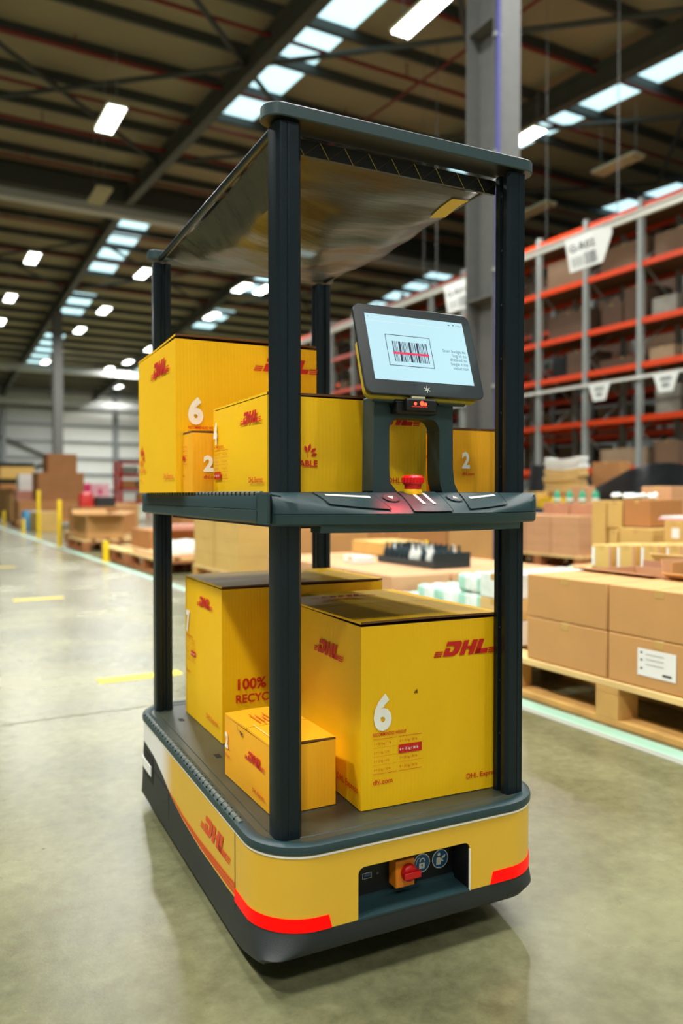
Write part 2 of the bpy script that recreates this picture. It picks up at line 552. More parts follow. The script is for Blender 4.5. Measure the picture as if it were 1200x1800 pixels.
# sprinkler pipes along the purlins
i = 0
for y, r in ((11.2, .04), (13.4, .04), (15.9, .05), (17.97, .04), (20.0, .05), (22.6, .04), (27.4, .045), (30.2, .045), (33.5, .045)):
    z = roofz(y)-0.36
    b = MB().tube((X0B+0.1, y, z), (X1B-0.1, y, z), r, 'pipe_red')
    for xx in range(-12, 26, 3): b.tube((xx, y, z), (xx, y, z+0.3), 0.015, 'pipe_red', 6)
    tag(b.build('sprinkler_pipe'), 'dark red sprinkler pipe slung under the roof purlins', 'pipe', 'sprinkler pipes running across the roof')
b = MB().tube((9.2, 6, 9.16-0.45), (9.2, 23, 10.18-0.5), 0.03, 'pipe_red')
tag(b.build('sprinkler_branch_pipe'), 'thin red sprinkler branch running along the roof slope, crossing the others', 'pipe')
# suspension wires
def at_px(px, py, X):
    """building point where the sight line of photo pixel (px,py) meets plane x = X (used only to read positions off the plan)"""
    x = (px-600)/1378.4; z = (900-py)/1378.4
    c, s = math.cos(.02222), math.sin(.02222)
    r = (x, c+z*s, z*c-s)
    r = (r[0]*math.cos(YAWB)+r[1]*math.sin(YAWB), -r[0]*math.sin(YAWB)+r[1]*math.cos(YAWB), r[2])
    t = X/r[0]
    return Vector((X, r[1]*t, CAMH+r[2]*t))
for px, lab in ((767, 'thin grey drop wire hanging left of the big grey steel column'), (1085, 'thin grey drop wire hanging in front of the rooflight right of the column')):
    p = at_px(px, 400, 8.8)
    b = MB().tube((8.8, p.y, 4.68), (8.8, p.y, roofz(p.y)-0.25), 0.008, 'steel', 6)
    b.box(8.77, 8.83, p.y-0.03, p.y+0.03, 4.66, 4.70, 'rack_grey')
    tag(b.build('drop_wire'), lab, 'wire')

# ------------------------------------------------------------------ high-bay lights
def fixture(x, y, z, lit, e=0, name_label=None, group=None):
    r = empty('high_bay_light', (x, y, z))
    tag(r, name_label, 'light', group)
    b = MB()
    b.box(-0.2, 0.2, -0.62, 0.62, 0.0, 0.05, 'fixture')
    b.box(-0.17, 0.17, -0.6, 0.6, 0.05, 0.075, 'fixture')
    b.build('housing', r, bevel=0.01)
    b = MB()
    for j in range(4):
        xx = -0.135+0.09*j
        b.tube((xx, -0.58, -0.012), (xx, 0.58, -0.012), 0.03, 'lamp' if lit else 'fixture', 8)
    b.build('lamp_tubes', r)
    for yy in (-0.5, 0.5):
        b = MB(); b.tube((0, yy, 0.07), (0, yy, roofz(y+yy)-z-0.05), 0.006, 'rack_grey', 5)
        b.build('hanger', r)
    if lit:
        ld = bpy.data.lights.new('high_bay_lamp', 'AREA')
        ld.shape = 'RECTANGLE'; ld.size = 0.38; ld.size_y = 1.2
        ld.energy = e; ld.color = (1.0, 0.985, 0.94); ld.spread = math.radians(165)
        lo = bpy.data.objects.new('high_bay_lamp', ld)
        COL.objects.link(lo); lo.parent = r; lo.location = (0, 0, -0.05)
    return r
near_spots = [(-3.4, -5.5), (0.2, -5.5), (3.7, -5.5), (-3.4, -0.2), (0.2, -0.2), (3.7, -0.2), (7.15, -0.2),
              (-3.4, 5.0), (0.0, 5.3), (3.7, 5.0), (7.15, 4.6), (-3.4, 10.6), (11.3, 5), (11.3, 0)]
for x, y in near_spots:
    fixture(x, y, 8.3, True, NEAR_E*8*(1.9 if x < -2 else (.75 if y < 0 else 1)), 'lit rectangular high bay light above the robot, beyond the top edge of the photo', 'high bay lights overhead out of view')
seen = [(3.7, 16.07, 'single bright light on its own at upper left, under the red pipes'),
        (7.15, 10.25, 'bright tube light at the top of the photo, left of the big column'),
        (11.48, 12.78, 'bright light touching the right side of the big column'),
        (3.67, 26.64, 'bright light above the others at the left edge of the hall'),
        (3.65, 32.41, 'second bright light down at the left edge of the hall'),
        (3.76, 37.07, 'bright light cut by the left edge of the photo'),
        (7.23, 32.73, 'bright light right of the far column top'),
        (7.12, 37.21, 'bright light just below and right of the far column top'),
        (7.12, 47.05, 'small bright light left of the far column'),
        (13.19, 55.4, 'lowest small light, just above the far wall'),
        (10.82, 47.74, 'lower of two small lights stacked close together'),
        (11.2, 44.78, 'upper right one of the small lights near the big yellow carton'),
        (11.2, 40.2, 'small light just left of the big yellow carton edge'),
        (10.6, 49.6, 'upper of two small lights stacked close together'),
        (7.2, 26.64, 'bright light beside the rear left robot post'),
        (11.4, 31.56, 'bright light above the big yellow carton'),
        (10.8, 26.72, 'left one of a pair of bright lights between the robot posts'),
        (11.6, 26.59, 'right one of a pair of bright lights between the robot posts')]
for x, y, lab in seen:
    fixture(x, y, 8.3, True, LAMP_E*(4 if y > 55 else 14 if y > 43 else 7), lab)
for x, y, lab in ((4.4, 20.36, 'unlit grey light fixture below the left rafter'), (14.29, 12.68, 'unlit tan light fixture right of the column, above the racking'),
                  (14.66, 15.75, 'unlit tan light fixture close to the right robot post'), (14.2, 8.6, 'unlit tan fixture beside the long rooflight at upper right'),
                  (11.0, 20.6, 'unlit tan fixture seen under the canopy edge')):
    fixture(x, y, 8.3, False, 0, lab)

# ------------------------------------------------------------------ floor markings
def marking(x0, x1, y0, y1, m_, name, lab, cat='floor marking', group=None):
    b = MB().box(x0, x1, y0, y1, 0.0002, 0.002, m_)
    return tag(b.build(name), lab, cat, group)
marking(2.0, 2.035, -1, 40, 'paint_grey', 'floor_line', 'thin grey edge of the painted aisle line')
marking(2.035, 2.105, -1, 40, 'paint_mint', 'aisle_line', 'long pale mint line painted along the pallets on the floor')
for y, lab in ((0.4, 'yellow dash on the floor beside the robot, nearest one'), (3.42, 'yellow dash on the floor left of the robot, nearest in view'), (6.37, 'second yellow dash on the floor, farther up the aisle'),
               (9.35, 'third faint yellow dash on the floor far up the aisle')):
    if y > 1: marking(0.72, 1.08, y-0.045, y+0.045, 'paint_yellow', 'floor_dash', lab)
b = MB().box(X0B, 2.0, 2.93, 2.936, 0.0002, 0.001, 'concrete_joint').box(-1.2, -1.194, Y0B, 50, 0.0002, 0.001, 'concrete_joint')
tag(b.build('floor_joint'), 'thin saw-cut joint across the concrete behind the robot', 'joint')

# ================================================================== ROBOT
RY = math.radians(-3.045)
def to_B(x, y):   # camera-levelled frame to building frame
    return (x*math.cos(YAWB)+y*math.sin(YAWB), -x*math.sin(YAWB)+y*math.cos(YAWB))
P0 = Vector((*to_B(-0.0919, 1.276), 0))
RW, RL = 0.454, 0.849
CEN = Vector((RW/2, RL/2, 0))
RM = Matrix.Translation(P0) @ Matrix.Rotation(RY, 4, 'Z')       # robot plan -> building
rc = RM @ CEN
robot = empty('warehouse_robot', rc, RY)
tag(robot, 'dark framed yellow warehouse robot with two decks, a tablet and a mesh canopy', 'robot')
def rp(b, name, parent=None, **kw):
    """link a robot part whose mesh is in plan coordinates (origin at the near post)"""
    if parent is None:
        o = b.build(name, robot, **kw); o.location = -CEN
    else:
        o = b.build(name, parent, **kw)
    return o

def rrect(x0, x1, y0, y1, r, step=0.02, nc=14):
    """closed path, counter-clockwise from the start of the front edge: (x, y, nx, ny)"""
    P = []
    def seg(ax, ay, bx, by, nx, ny):
        n = max(1, int((0.45 if ny else 0.8)*0.02/step/0.02))
        for i in range(n): P.append((ax+(bx-ax)*i/n, ay+(by-ay)*i/n, nx, ny))
    def arc(cx, cy, a0):
        for i in range(nc):
            a = a0+PI/2*i/nc
            P.append((cx+r*math.cos(a), cy+r*math.sin(a), math.cos(a), math.sin(a)))
    seg(x0+r, y0, x1-r, y0, 0, -1); arc(x1-r, y0+r, -PI/2)
    seg(x1, y0+r, x1, y1-r, 1, 0); arc(x1-r, y1-r, 0)
    seg(x1-r, y1, x0+r, y1, 0, 1); arc(x0+r, y1-r, PI/2)
    seg(x0, y1-r, x0, y0+r, -1, 0); arc(x0+r, y0+r, PI)
    return P
BX0, BX1, BY0, BY1, BR = -0.056, 0.508, -0.055, 0.905, 0.095
base = rrect(BX0, BX1, BY0, BY1, BR)
def loop(path, off, z):
    return [(p[0]+p[2]*off, p[1]+p[3]*off, z(p) if callable(z) else z) for p in path]
ZT = 0.225
def z_edge(p):        # lower edge of the yellow side covers
    pts = [(0.05, .108), (.131, .104), (.311, .103), (.441, .111), (.539, .126), (.619, .148), (.707, .166), (.80, .172), (0.95, .174)]
    y = p[1]
    if y <= pts[0][0]: return .108
    for (a, za), (c, zc) in zip(pts[:-1], pts[1:]):
        if y <= c:
            t = (y-a)/(c-a); return za+(zc-za)*t
    return .174
def z_bot(p):
    y = p[1]
    t = min(1, max(0, (y+0.02)/0.16)); t = t*t*(3-2*t)
    return 0.062+(0.028-0.062)*t
# skirt / bumper, dark
b = MB()
zsk = lambda p: 0.101 if p[1] < 0.07 else z_edge(p)+0.006
base_low = rrect(BX0-.001, BX1-.045, BY0+.001, BY1-.02, .036)
base_mid = rrect(BX0-.001, BX1-.008, BY0-.001, BY1, .068)
zb3 = [z_bot(p) for p in base]
def lo_loop(path, off, dz): return [(p[0]+p[2]*off, p[1]+p[3]*off, z_+dz) for p, z_ in zip(path, zb3)]
L0 = lo_loop(base_low, -0.012, -0.004)
b.loft([L0, lo_loop(base_low, -0.001, .004), lo_loop(base_mid, 0.0, .014),
        loop(base, 0.0, lambda p: zsk(p) if p[1] < 0.07 else zsk(p)-0.006), loop(base, -0.005, zsk)], 'plastic_dark', cap1=False)
# chamfered underside
b.loft([lo_loop(base_low, -0.06, -.004), L0], 'plastic_dark', cap1=False)
b.loft([loop(base, -0.005, 0.101), loop(base, -0.06, 0.1005)], 'plastic_dark', cap0=False, cap1=True)
rp(b, 'bumper_skirt')
# seam in the side skirt
b = MB()
for y in (0.56,):
    b.box(BX0-0.0008, BX0+0.002, y, y+0.003, 0.04, 0.125, 'groove')
b.box(BX0-0.001, BX0+0.004, 0.56, 0.80, 0.13, 0.1325, 'groove')
rp(b, 'skirt_seam')
# tail light and sensor slot at the rear left corner
b = MB()
sel = [p for p in base if p[0] < 0.05 and p[1] > 0.735]
def strip(path, off, z0, z1, m_, b, smooth=True):
    b.loft([loop(path, off, z0), loop(path, off, z1)], m_, cap0=False, cap1=False, closed=False, smooth=smooth)
selr = sel[::1]
def off_strip(pred, off, z0, z1, m_, close=False):
    idx = [i for i, p in enumerate(base) if pred(p)]
    # rotate so the run is contiguous
    n = len(base)
    st = next((i for i in idx if (i-1) % n not in idx), idx[0])
    run = []; i = st
    while i % n in idx and len(run) < len(idx): run.append(base[i % n]); i += 1
    bb = MB(); strip(run, off, z0, z1, m_, bb)
    return bb
idx = 0
rp(off_strip(lambda p: p[0] < 0.0 and 0.70 < p[1] < 0.90, 0.0012, 0.093, 0.155, 'groove'), 'sensor_slot')
rp(off_strip(lambda p: p[0] < 0.0 and 0.72 < p[1] < 0.90, 0.003, 0.108, 0.132, 'trim_white'), 'tail_light', solid=0.002)

# covers
front_xs = [BX0+BR+0.0005, 0.058, 0.09, 0.106, 0.1062, 0.108, 0.111, 0.116, 0.125, 0.15, 0.2, 0.25, 0.29, 0.31, 0.318, 0.323, 0.326, 0.3278, 0.328, 0.35, 0.39, 0.41]
RX0, RX1, RZ1 = 0.106, 0.328, 0.187
def z_front(p):
    x, y = p[0], p[1]
    if y > BY0+0.001 or x <= RX0 or x >= RX1: return 0.101
    r = 0.012
    d = min(x-RX0, RX1-x)
    if d < r: return RZ1-r+math.sqrt(max(0, r*r-(r-d)**2))
    return RZ1
corner = [p for p in base if p[1] < BY0+BR and p[1] > BY0+1e-6]
left_c = [p for p in corner if p[0] < 0.2]; right_c = [p for p in corner if p[0] > 0.2]
SEAM = 0.092
Lrun = [(BX0, SEAM, -1, 0), (BX0, 0.06, -1, 0)]+left_c
Rrun = right_c+[(BX1, 0.06, 1, 0), (BX1, SEAM, 1, 0)]
run = Lrun+[(x, BY0, 0, -1) for x in front_xs]+Rrun
b = MB(); strip(run, 0.0, z_front, ZT, 'cover_yellow', b)
b.sm = [not (abs(run[i][1]-BY0) < 1e-4 and abs(run[i+1][1]-BY0) < 1e-4) for i in range(len(run)-1)]
fc = rp(b, 'front_cover', solid=0.004)
fc['label'] = 'plain yellow front cover panel'
for side in (0, 1):
    idxs = [p for p in base if p[1] > SEAM+0.001 and ((p[0] < RW/2) if side == 0 else (p[0] >= RW/2))]
    n = len(base)
    ids = [i for i, p in enumerate(base) if p in idxs]
    st = next(i for i in ids if (i-1) % n not in ids)
    rn = []; i = st
    while (i % n) in ids and len(rn) < len(ids): rn.append(base[i % n]); i += 1
    if side == 0: rn.append((BX0, SEAM+0.0015, -1, 0))
    else: rn = [(BX1, SEAM+0.0015, 1, 0)]+rn
    b = MB(); strip(rn, 0.0, z_edge, ZT, 'cover_fade', b)
    if side == 0:
        # carrier logo and sweep stripes on the left cover
        T = frame((BX0, 0.315, 0.145), (0, -1, 0), (0, 0, 1), 0.0012)
        b.logo_at = T
        SIDE_LOGO = T
        for kk in range(3):
            ys = [0.56-0.0235*i for i in range(21)]
            vs = []
            for y in ys:
                t = max(0, (0.56-y)/0.47); wd_ = 0.0008+0.0042*t**0.6
                zc = z_edge((0, y))+0.003+(0.004+0.0075*kk)*t**0.8
                vs += [(BX0-0.0012, y, zc), (BX0-0.0012, y, zc+wd_)]
            b.add(vs, [(2*i, 2*i+2, 2*i+3, 2*i+1) for i in range(len(ys)-1)], 'cover_red')
        LEFTB = b
    else:
        rp(b, 'side_cover', solid=0.004)

def dhl(b, x, y, h, m_, T, z=0.0):
    """express carrier word mark, h = letter height, x,y = left end of the stripes at base"""
    k = 0.42; s = h
    def q(pts): b.poly([(x+(px+k*py)*s, y+py*s, z) for px, py in pts], m_, T)
    def r(x0, y0, x1, y1): q([(x0, y0), (x1, y0), (x1, y1), (x0, y1)])
    for i in range(3): r(0, 0.0+0.145*i, 0.62-0.0*i, 0.085+0.145*i)
    o = 0.72
    # D
    q([(o+.0, 1), (o+.0, .70), (o+.62, .70), (o+.74, .62), (o+1.22, .62), (o+1.22, .86), (o+1.06, 1)])
    r(o+.02, 0, o+.42, .56)
    q([(o+.42, 0), (o+.92, 0), (o+1.14, .16), (o+1.22, .36), (o+1.22, .62), (o+.74, .62), (o+.72, .36), (o+.62, .28), (o+.42, .28)])
    o = 2.06
    r(o, 0, o+.42, .44); r(o, .56, o+.42, 1); r(o+.72, 0, o+1.14, 1); r(o, .40, o+.8, .60)
    o = 3.3
    r(o, 0, o+.42, 1); r(o, 0, o+1.02, .34)
    o = 4.42
    for i in range(3): r(o-0.03*i, 0.0+0.145*i, o+.62, 0.085+0.145*i)
dhl(LEFTB, 0.012, 0.006, 0.036, 'cover_red', SIDE_LOGO)
lc = rp(LEFTB, 'side_cover', solid=0.0)
lc['label'] = 'yellow side cover fading to white at the tail with red carrier logo and three red stripes'
# trim line under the deck rim
b = MB(); strip(base+[base[0]], 0.0016, ZT-0.004, ZT-0.0005, 'trim_white', b); rp(b, 'trim_line')
# seams between the covers
b = MB().box(BX0-0.0006, BX0+0.003, SEAM-0.0008, SEAM+0.0012, 0.085, ZT, 'groove'); rp(b, 'cover_seam')
# red corner lights
def zr1(p): return 0.1235
b = MB()
rl = Lrun+[(x, BY0, 0, -1) for x in (0.042, 0.05)]
rl_lo = loop(rl+[(0.058, BY0, 0, -1)], 0.0016, 0.1015); rl_hi = loop(rl+[(0.0525, BY0, 0, -1)], 0.0016, 0.1235)
b.loft([rl_lo, rl_hi], 'red_light', cap0=False, cap1=False, closed=False)
rp(b, 'corner_light', solid=0.001)
b = MB()
rl_lo = loop([(0.372, BY0, 0, -1), (0.40, BY0, 0, -1)]+Rrun, 0.0016, 0.1015); rl_hi = loop([(0.378, BY0, 0, -1), (0.40, BY0, 0, -1)]+Rrun, 0.0016, 0.1235)
b.loft([rl_lo, rl_hi], 'red_light', cap0=False, cap1=False, closed=False)
rp(b, 'corner_light', solid=0.001)
# recess with switch
b = MB()
yb = 0.0
b.poly([(RX0, BY0, .1015), (RX1, BY0, .1015), (RX1, yb, .1035), (RX0, yb, .1035)], 'plastic')
b.poly([(RX0, yb, .1035), (RX1, yb, .1035), (RX1, yb, RZ1+.004), (RX0, yb, RZ1+.004)], 'black')
b.poly([(RX0, BY0, .1), (RX0, yb, .1), (RX0, yb, RZ1+.004), (RX0, BY0, RZ1+.004)], 'black')
b.poly([(RX1, yb, .1), (RX1, BY0, .1), (RX1, BY0, RZ1+.004), (RX1, yb, RZ1+.004)], 'black')
b.poly([(RX0, yb, RZ1+.004), (RX1, yb, RZ1+.004), (RX1, BY0, RZ1+.004), (RX0, BY0, RZ1+.004)], 'black')
b.box(RX0, RX1, yb-0.006, yb, .103, .109, 'plastic')
b.box(RX0-0.001, RX1+0.001, BY0-0.001, BY0+0.004, .0995, .1025, 'plastic')
b.box(RX1-0.0012, RX1+0.0004, BY0-0.0012, BY0+0.002, .101, RZ1-.012, 'trim_white')
rp(b, 'recess_panel')
b = MB().box(.193, .231, -.028, -.002, .120, .168, 'switch_orange')
sw = rp(b, 'isolator_switch', bevel=.002)
b = MB()
T = frame((.217, -.028, .146), (1, 0, 0), (0, 0, 1))
b.lathe([(.0145, 0), (.015, .006), (.0135, .010), (.009, .011)], 'estop_red', T)
b.box(-.017, .017, -.006, .006, .008, .018, 'estop_red', T)
rp(b, 'switch_knob', sw, bevel=.002)
def sticker(cx, cz, kind):
    T = frame((cx, yb, cz), (1, 0, 0), (0, 0, 1), 0.001)
    b = MB()
    b.disc(0, 0, .0172, 'print_white', T); b.disc(0, 0, .0158, 'sticker_blue', T, z=.0003)
    if kind == 0:    # padlock
        b.rect(-.006, -.0095, .006, .0005, 'print_white', T, z=.0006)
        b.ring(0.001, .0035, .0038, .0058, 'print_white', T, z=.0006, a0=-.3, a1=PI+.2)
        b.disc(0, -.0035, .0017, 'sticker_blue', T, z=.0009); b.rect(-.0006, -.008, .0006, -.0035, 'sticker_blue', T, z=.0009)
        b.ring(-.001, 0, .0105, .0115, 'print_white', T, z=.0006, a0=PI*.6, a1=PI*1.05)
    else:            # reader with book
        b.disc(-.003, .0085, .0032, 'print_white', T, z=.0006)
        b.poly([(-.009, -.01, .0006), (.001, -.01, .0006), (.0015, -.004, .0006), (.006, -.006, .0006), (.007, -.004, .0006), (0, .002, .0006), (-.003, .0045, .0006), (-.008, .003, .0006)], 'print_white', T)
        b.poly([(.002, -.001, .0006), (.010, .002, .0006), (.011, .007, .0006), (.004, .004, .0006)], 'print_white', T)
    return b
s1 = rp(sticker(.262, .140, 0), 'round_sticker'); s1['label'] = 'blue round padlock sticker'
s2 = rp(sticker(.301, .140, 1), 'round_sticker'); s2['label'] = 'blue round read-the-manual sticker'
T = frame((.151, yb, .141), (1, 0, 0), (0, 0, 1), .0008)
b = MB().rect(-.009, -.005, .009, .005, 'trim_white', T).rect(-.0082, -.0042, .0082, .0042, 'black', T, z=.0003).rect(-.007, -.001, .007, .0035, 'usb_blue', T, z=.0006)
b.disc(-.019, 0, .0022, 'bead', T).disc(.021, 0, .0022, 'bead', T)
rp(b, 'usb_port')
# deck
b = MB()
b.loft([loop(base, -.002, .2245), loop(base, .0032, .2265), loop(base, .0038, .234), loop(base, .0025, .2395), loop(base, -.002, .2424), loop(base, -.009, .2428), loop(base, -.014, .2418), loop(base, -.019, .240)], 'plastic', cap1=False)
b.loft([loop(base, -.019, .240), loop(base, -.033, .2398), loop(base, -.034, .2412), loop(base, -.0355, .2412), loop(base, -.037, .2398)], 'deck', cap0=False, cap1=True, smooth=False)
for (x, y) in ((.017, .73), (.018, .43)):
    b.box(x-.006, x+.006, y-.012, y+.012, .2398, .2402, 'groove')
rp(b, 'lower_deck')
b = MB()
y = 0.075
while y < 0.80:
    L = .0205
    b.tube((BX0+.005, y, .2412), (BX0+.005, y+L, .2412), .0048, 'bead', 10)
    b.box(BX0-.002, BX0+.012, y+L, y+.0235, .236, .2434, 'groove')
    y += .0235
rp(b, 'ribbed_bead')

# posts
def post_profile(flip=(1, 1)):
    a = .0215
    pts = [(-a+.006, -a), (-.004, -a), (-.003, -a+.0015), (-.002, -a), (a-.006, -a), (a, -a+.006), (a, -.006), (a-.006, -.004), (a-.006, .004), (a, .006), (a, a-.005), (a-.005, a),
           (.006, a), (.004, a-.006), (-.004, a-.006), (-.006, a), (-a+.004, a), (-a, a-.004), (-a, -a+.010)]
    pts = [(x*flip[0], y*flip[1]) for x, y in pts]
    if flip[0]*flip[1] < 0: pts.reverse()
    return pts
ZPB, ZPT = .239, 1.392
for (ix, iy) in ((0, 0), (1, 0), (0, 1), (1, 1)):
    pr = post_profile((1 if ix == 0 else -1, 1))
    if iy == 1: pr = [(x, -y) for x, y in pr][::-1]
    b = MB()
    b.prism([(x+ix*RW, y+iy*RL) for x, y in pr], ZPB, ZPT, 'post')
    if ix == 1 and iy == 0:
        zz = .35
        while zz < 1.38:
            b.box(RW-.0222, RW-.0215, -.004, .0, zz, zz+.004, 'groove')
            zz += .1
    o = rp(b, 'frame_post', bevel=.0012)
# top bars
def cap_bar(x0, x1, y0, y1, z0, z1, r):
    p = rrect(x0, x1, y0, y1, r, .05, 8)
    b = MB().loft([loop(p, -.002, z0), loop(p, 0, z0+.0015), loop(p, 0, z1-.002), loop(p, -.002, z1)], 'plastic')
    b.mi('black'); b.m[3*len(p)] = b.mi('black')
    return b
fb = rp(cap_bar(-.040, .494, -.030, .026, 1.3955, 1.417, .027), 'top_bar')
bb = rp(cap_bar(-.034, .488, .825, .872, 1.400, 1.424, .018), 'top_bar')
for xx in (-.005, RW+.005):
    b = MB(); b.tube((xx, .028, 1.40), (xx, .83, 1.402), .0075, 'post', 10)
    rp(b, 'side_rod')
b = MB()
b.box(.0, .44, .028, .034, 1.366, 1.392, 'black')
x = .03
while x < .43:
    b.tube((x+.016, .027, 1.366), (x, .027, 1.391), .00045, 'tape_yellow', 4)
    b.tube((x+.016, .0268, 1.366), (x+.046, .0268, 1.391), .0002, 'cb_dark', 4)
    x += .046
rp(b, 'lacing_strip')
# crumpled net end on the top
b = MB()
for (cx, s_) in ((.03, 1), (.455, .6)):
    pts = [(cx-.03*s_, .01, 1.418), (cx+.03*s_, .005, 1.418), (cx+.035*s_, .05, 1.42), (cx-.03*s_, .06, 1.42), (cx-.01*s_, .02, 1.418+.022*s_), (cx+.012*s_, .04, 1.418+.015*s_)]
    b.add(pts, [(0, 1, 4), (1, 5, 4), (1, 2, 5), (2, 3, 5), (3, 4, 5), (3, 0, 4)], 'mesh')
rp(b, 'gathered_net')
# canopy sheet
b = MB()
NX, NY = 36, 60
vs = []
for j in range(NY+1):
    t = j/NY; y = .034+(.80-.034)*t
    for i in range(NX+1):
        u = i/NX
        hug = 1-.06*math.sin(PI*t)
        x = RW/2+(u-.5)*(RW-.0)*hug
        e = min(u, 1-u)
        side = min(1, e/.11)
        d1 = .034+(.036*math.sin(PI*t))-.022*t
        inner = max(0, (e-.11)/.39)
        endz = 1.400-d1*side
        sag = .030*math.sin(PI*t)**.8*(1-(1-inner)**2)
        wr = .0035*math.sin(19*u+7*t+2*math.sin(9*t))*side*math.sin(PI*t)+.002*math.sin(43*t+5*u)*side
        vs.append((x, y, endz-sag+wr))
fs = [(j*(NX+1)+i, j*(NX+1)+i+1, (j+1)*(NX+1)+i+1, (j+1)*(NX+1)+i) for j in range(NY) for i in range(NX)]
b.add(vs, fs, 'mesh', smooth=True)
cn = rp(b, 'mesh_canopy')
b = MB()
hv = []
for j in range(NY+1):
    for i in range(0, 5):
        p = vs[j*(NX+1)+i]; hv.append((p[0], p[1], p[2]+.0025))
b.add(hv, [(j*5+i, j*5+i+1, (j+1)*5+i+1, (j+1)*5+i) for j in range(NY) for i in range(4)], 'mesh', smooth=True)
hv = []
for j in range(NY+1):
    for i in range(NX-4, NX+1):
        p = vs[j*(NX+1)+i]; hv.append((p[0], p[1], p[2]+.0025))
b.add(hv, [(j*5+i, j*5+i+1, (j+1)*5+i+1, (j+1)*5+i) for j in range(NY) for i in range(4)], 'mesh', smooth=True)
rp(b, 'hem', cn)
def canopy_z(i, j): return Vector(vs[j*(NX+1)+i])
for (i0, i1, j0, j1) in ((16, 21, 42, 45), (29, 32, 2, 8)):
    b = MB()
    g = []
    for j in range(j0, j1+1):
        for i in range(i0, i1+1): g.append(canopy_z(i, j)-Vector((0, 0, .0022)))
    w_ = i1-i0+1
    b.add(g, [(a*w_+c, a*w_+c+1, (a+1)*w_+c+1, (a+1)*w_+c) for a in range(j1-j0) for c in range(w_-1)], 'tape_yellow', smooth=True)
    rp(b, 'canopy_tag', cn)

# upper shelf
sh = rrect(-.046, .500, -.019, .892, .022, .03, 8)
b = MB()
b.loft([loop(sh, -.012, .752), loop(sh, -.004, .7535), loop(sh, 0, .757), loop(sh, .0, .7745), loop(sh, -.0016, .7755), loop(sh, .0, .7765), loop(sh, .0, .797), loop(sh, -.004, .8025), loop(sh, -.010, .8035), loop(sh, -.016, .8030)], 'plastic')
b.box(.02, .43, .05, .82, .742, .753, 'black')
b.box(-.046, -.0415, -.040, .01, .753, .8025, 'plastic').box(-.0415, -.034, -.026, .01, .754, .800, 'black')
rp(b, 'upper_shelf')
b = MB()
y = 0.0
while y < 0.82:
    b.tube((-.0405, y, .8015), (-.0405, y+.0205, .8015), .0042, 'bead', 10)
    b.box(-.0458, -.034, y+.0205, y+.0235, .798, .8045, 'groove')
    y += .0235
rp(b, 'shelf_bead')

# console
XC0, XC1 = -.034, .492
def kk_(x): return max(0, 1-((x-.228)/.264)**2)
def surf(x, t, up=0.0):
    """console top, t=0 at the back edge, t=1 at the front edge"""
    k_ = kk_(x)
    yf = -.034-.068*k_**.9; zf = .7985-.029*k_**.9
    y = -.022+(yf+.022)*t
    z = .8035+(zf-.8035)*t**1.4
    return (x, y, z+up)
b = MB()
loops = []
N = 44
for i in range(N+1):
    u = i/N
    x = XC0+(XC1-XC0)*u
    e = min(u, 1-u)*(XC1-XC0)
    k_ = kk_(x); yf = -.034-.068*k_**.9; zf = .7985-.029*k_**.9
    ins = .004*(1-min(1, e/.006))
    f_ = lambda d: min(-.0225, yf+d+ins)
    top = [surf(x, t) for t in (0, .35, .7)]
    top = [(p[0], min(-.0225 if j == 0 else p[1]+ins*.5, -.0225+0*j) if False else p[1], p[2]) for j, p in enumerate(top)]
    L = [(x, -.022, .752), (x, -.0225, .8035)]+[tuple(p) for p in top[1:]]+[(x, f_(.004), zf+.0005), (x, f_(0), zf-.004), (x, f_(-.001), .7695), (x, f_(.0008), .7685), (x, f_(-.001), .7675), (x, f_(.001), .753), (x, f_(.005), .750)]
    loops.append(L)
b.loft(loops, 'plastic')
console = rp(b, 'control_console')
b = MB()
loops = []
for i in range(21):
    x = .035+(.432-.035)*i/20
    k_ = kk_(x); yf = -.034-.060*k_**.9
    loops.append([(x, -.024, .739), (x, -.024, .752), (x, yf, .752), (x, yf+.003, .739)])
b.loft(loops, 'plastic')
rp(b, 'under_tray', console)
def patch(xa, xb, xc, xd, t0, t1, m_, name, up=.0014, lab=None):
    """quad on the console top: back edge xa..xb, front edge xc..xd"""
    b = MB(); n = 10; g = []
    for j in range(7):
        s_ = j/6; t = t0+(t1-t0)*s_
        for i in range(n+1):
            x = (xa+(xb-xa)*i/n)*(1-s_)+(xc+(xd-xc)*i/n)*s_
            g.append(surf(x, t, up))
    b.add(g, [(j*(n+1)+i, (j+1)*(n+1)+i, (j+1)*(n+1)+i+1, j*(n+1)+i+1) for j in range(6) for i in range(n)], m_, smooth=True)
    if m_ == 'plastic':
        # dark joint around it
        for (p, q) in ((0, n), (6*(n+1), 6*(n+1)+n)):
            seg = g[p:q+1]; b.path([Vector(c) for c in seg], .0006, 'groove', 4)
        b.path([Vector(g[j*(n+1)]) for j in range(7)], .0006, 'groove', 4); b.path([Vector(g[j*(n+1)+n]) for j in range(7)], .0006, 'groove', 4)
    o = rp(b, name, console)
    if lab: o['label'] = lab
    return o
lp = patch(.035, .135, .048, .148, .12, .93, 'plastic', 'console_panel')
mp_ = patch(.196, .272, .186, .262, .03, .97, 'plastic', 'console_panel')
rp_ = patch(.318, .405, .300, .392, .12, .93, 'plastic', 'console_panel')
def on_strip(x0, x1, t0, t1, wdt, name='light_strip'):
    n = 8; b = MB(); g = []
    for i in range(n+1):
        u = i/n; x = x0+(x1-x0)*u; t = t0+(t1-t0)*u
        g += [surf(x, t-wdt, .0026), surf(x, t+wdt, .0026)]
    b.add(g, [(2*i, 2*i+1, 2*i+3, 2*i+2) for i in range(n)], 'white_glow')
    return rp(b, name, console)
on_strip(.052, .128, .40, .45, .05); on_strip(.322, .386, .50, .40, .05)
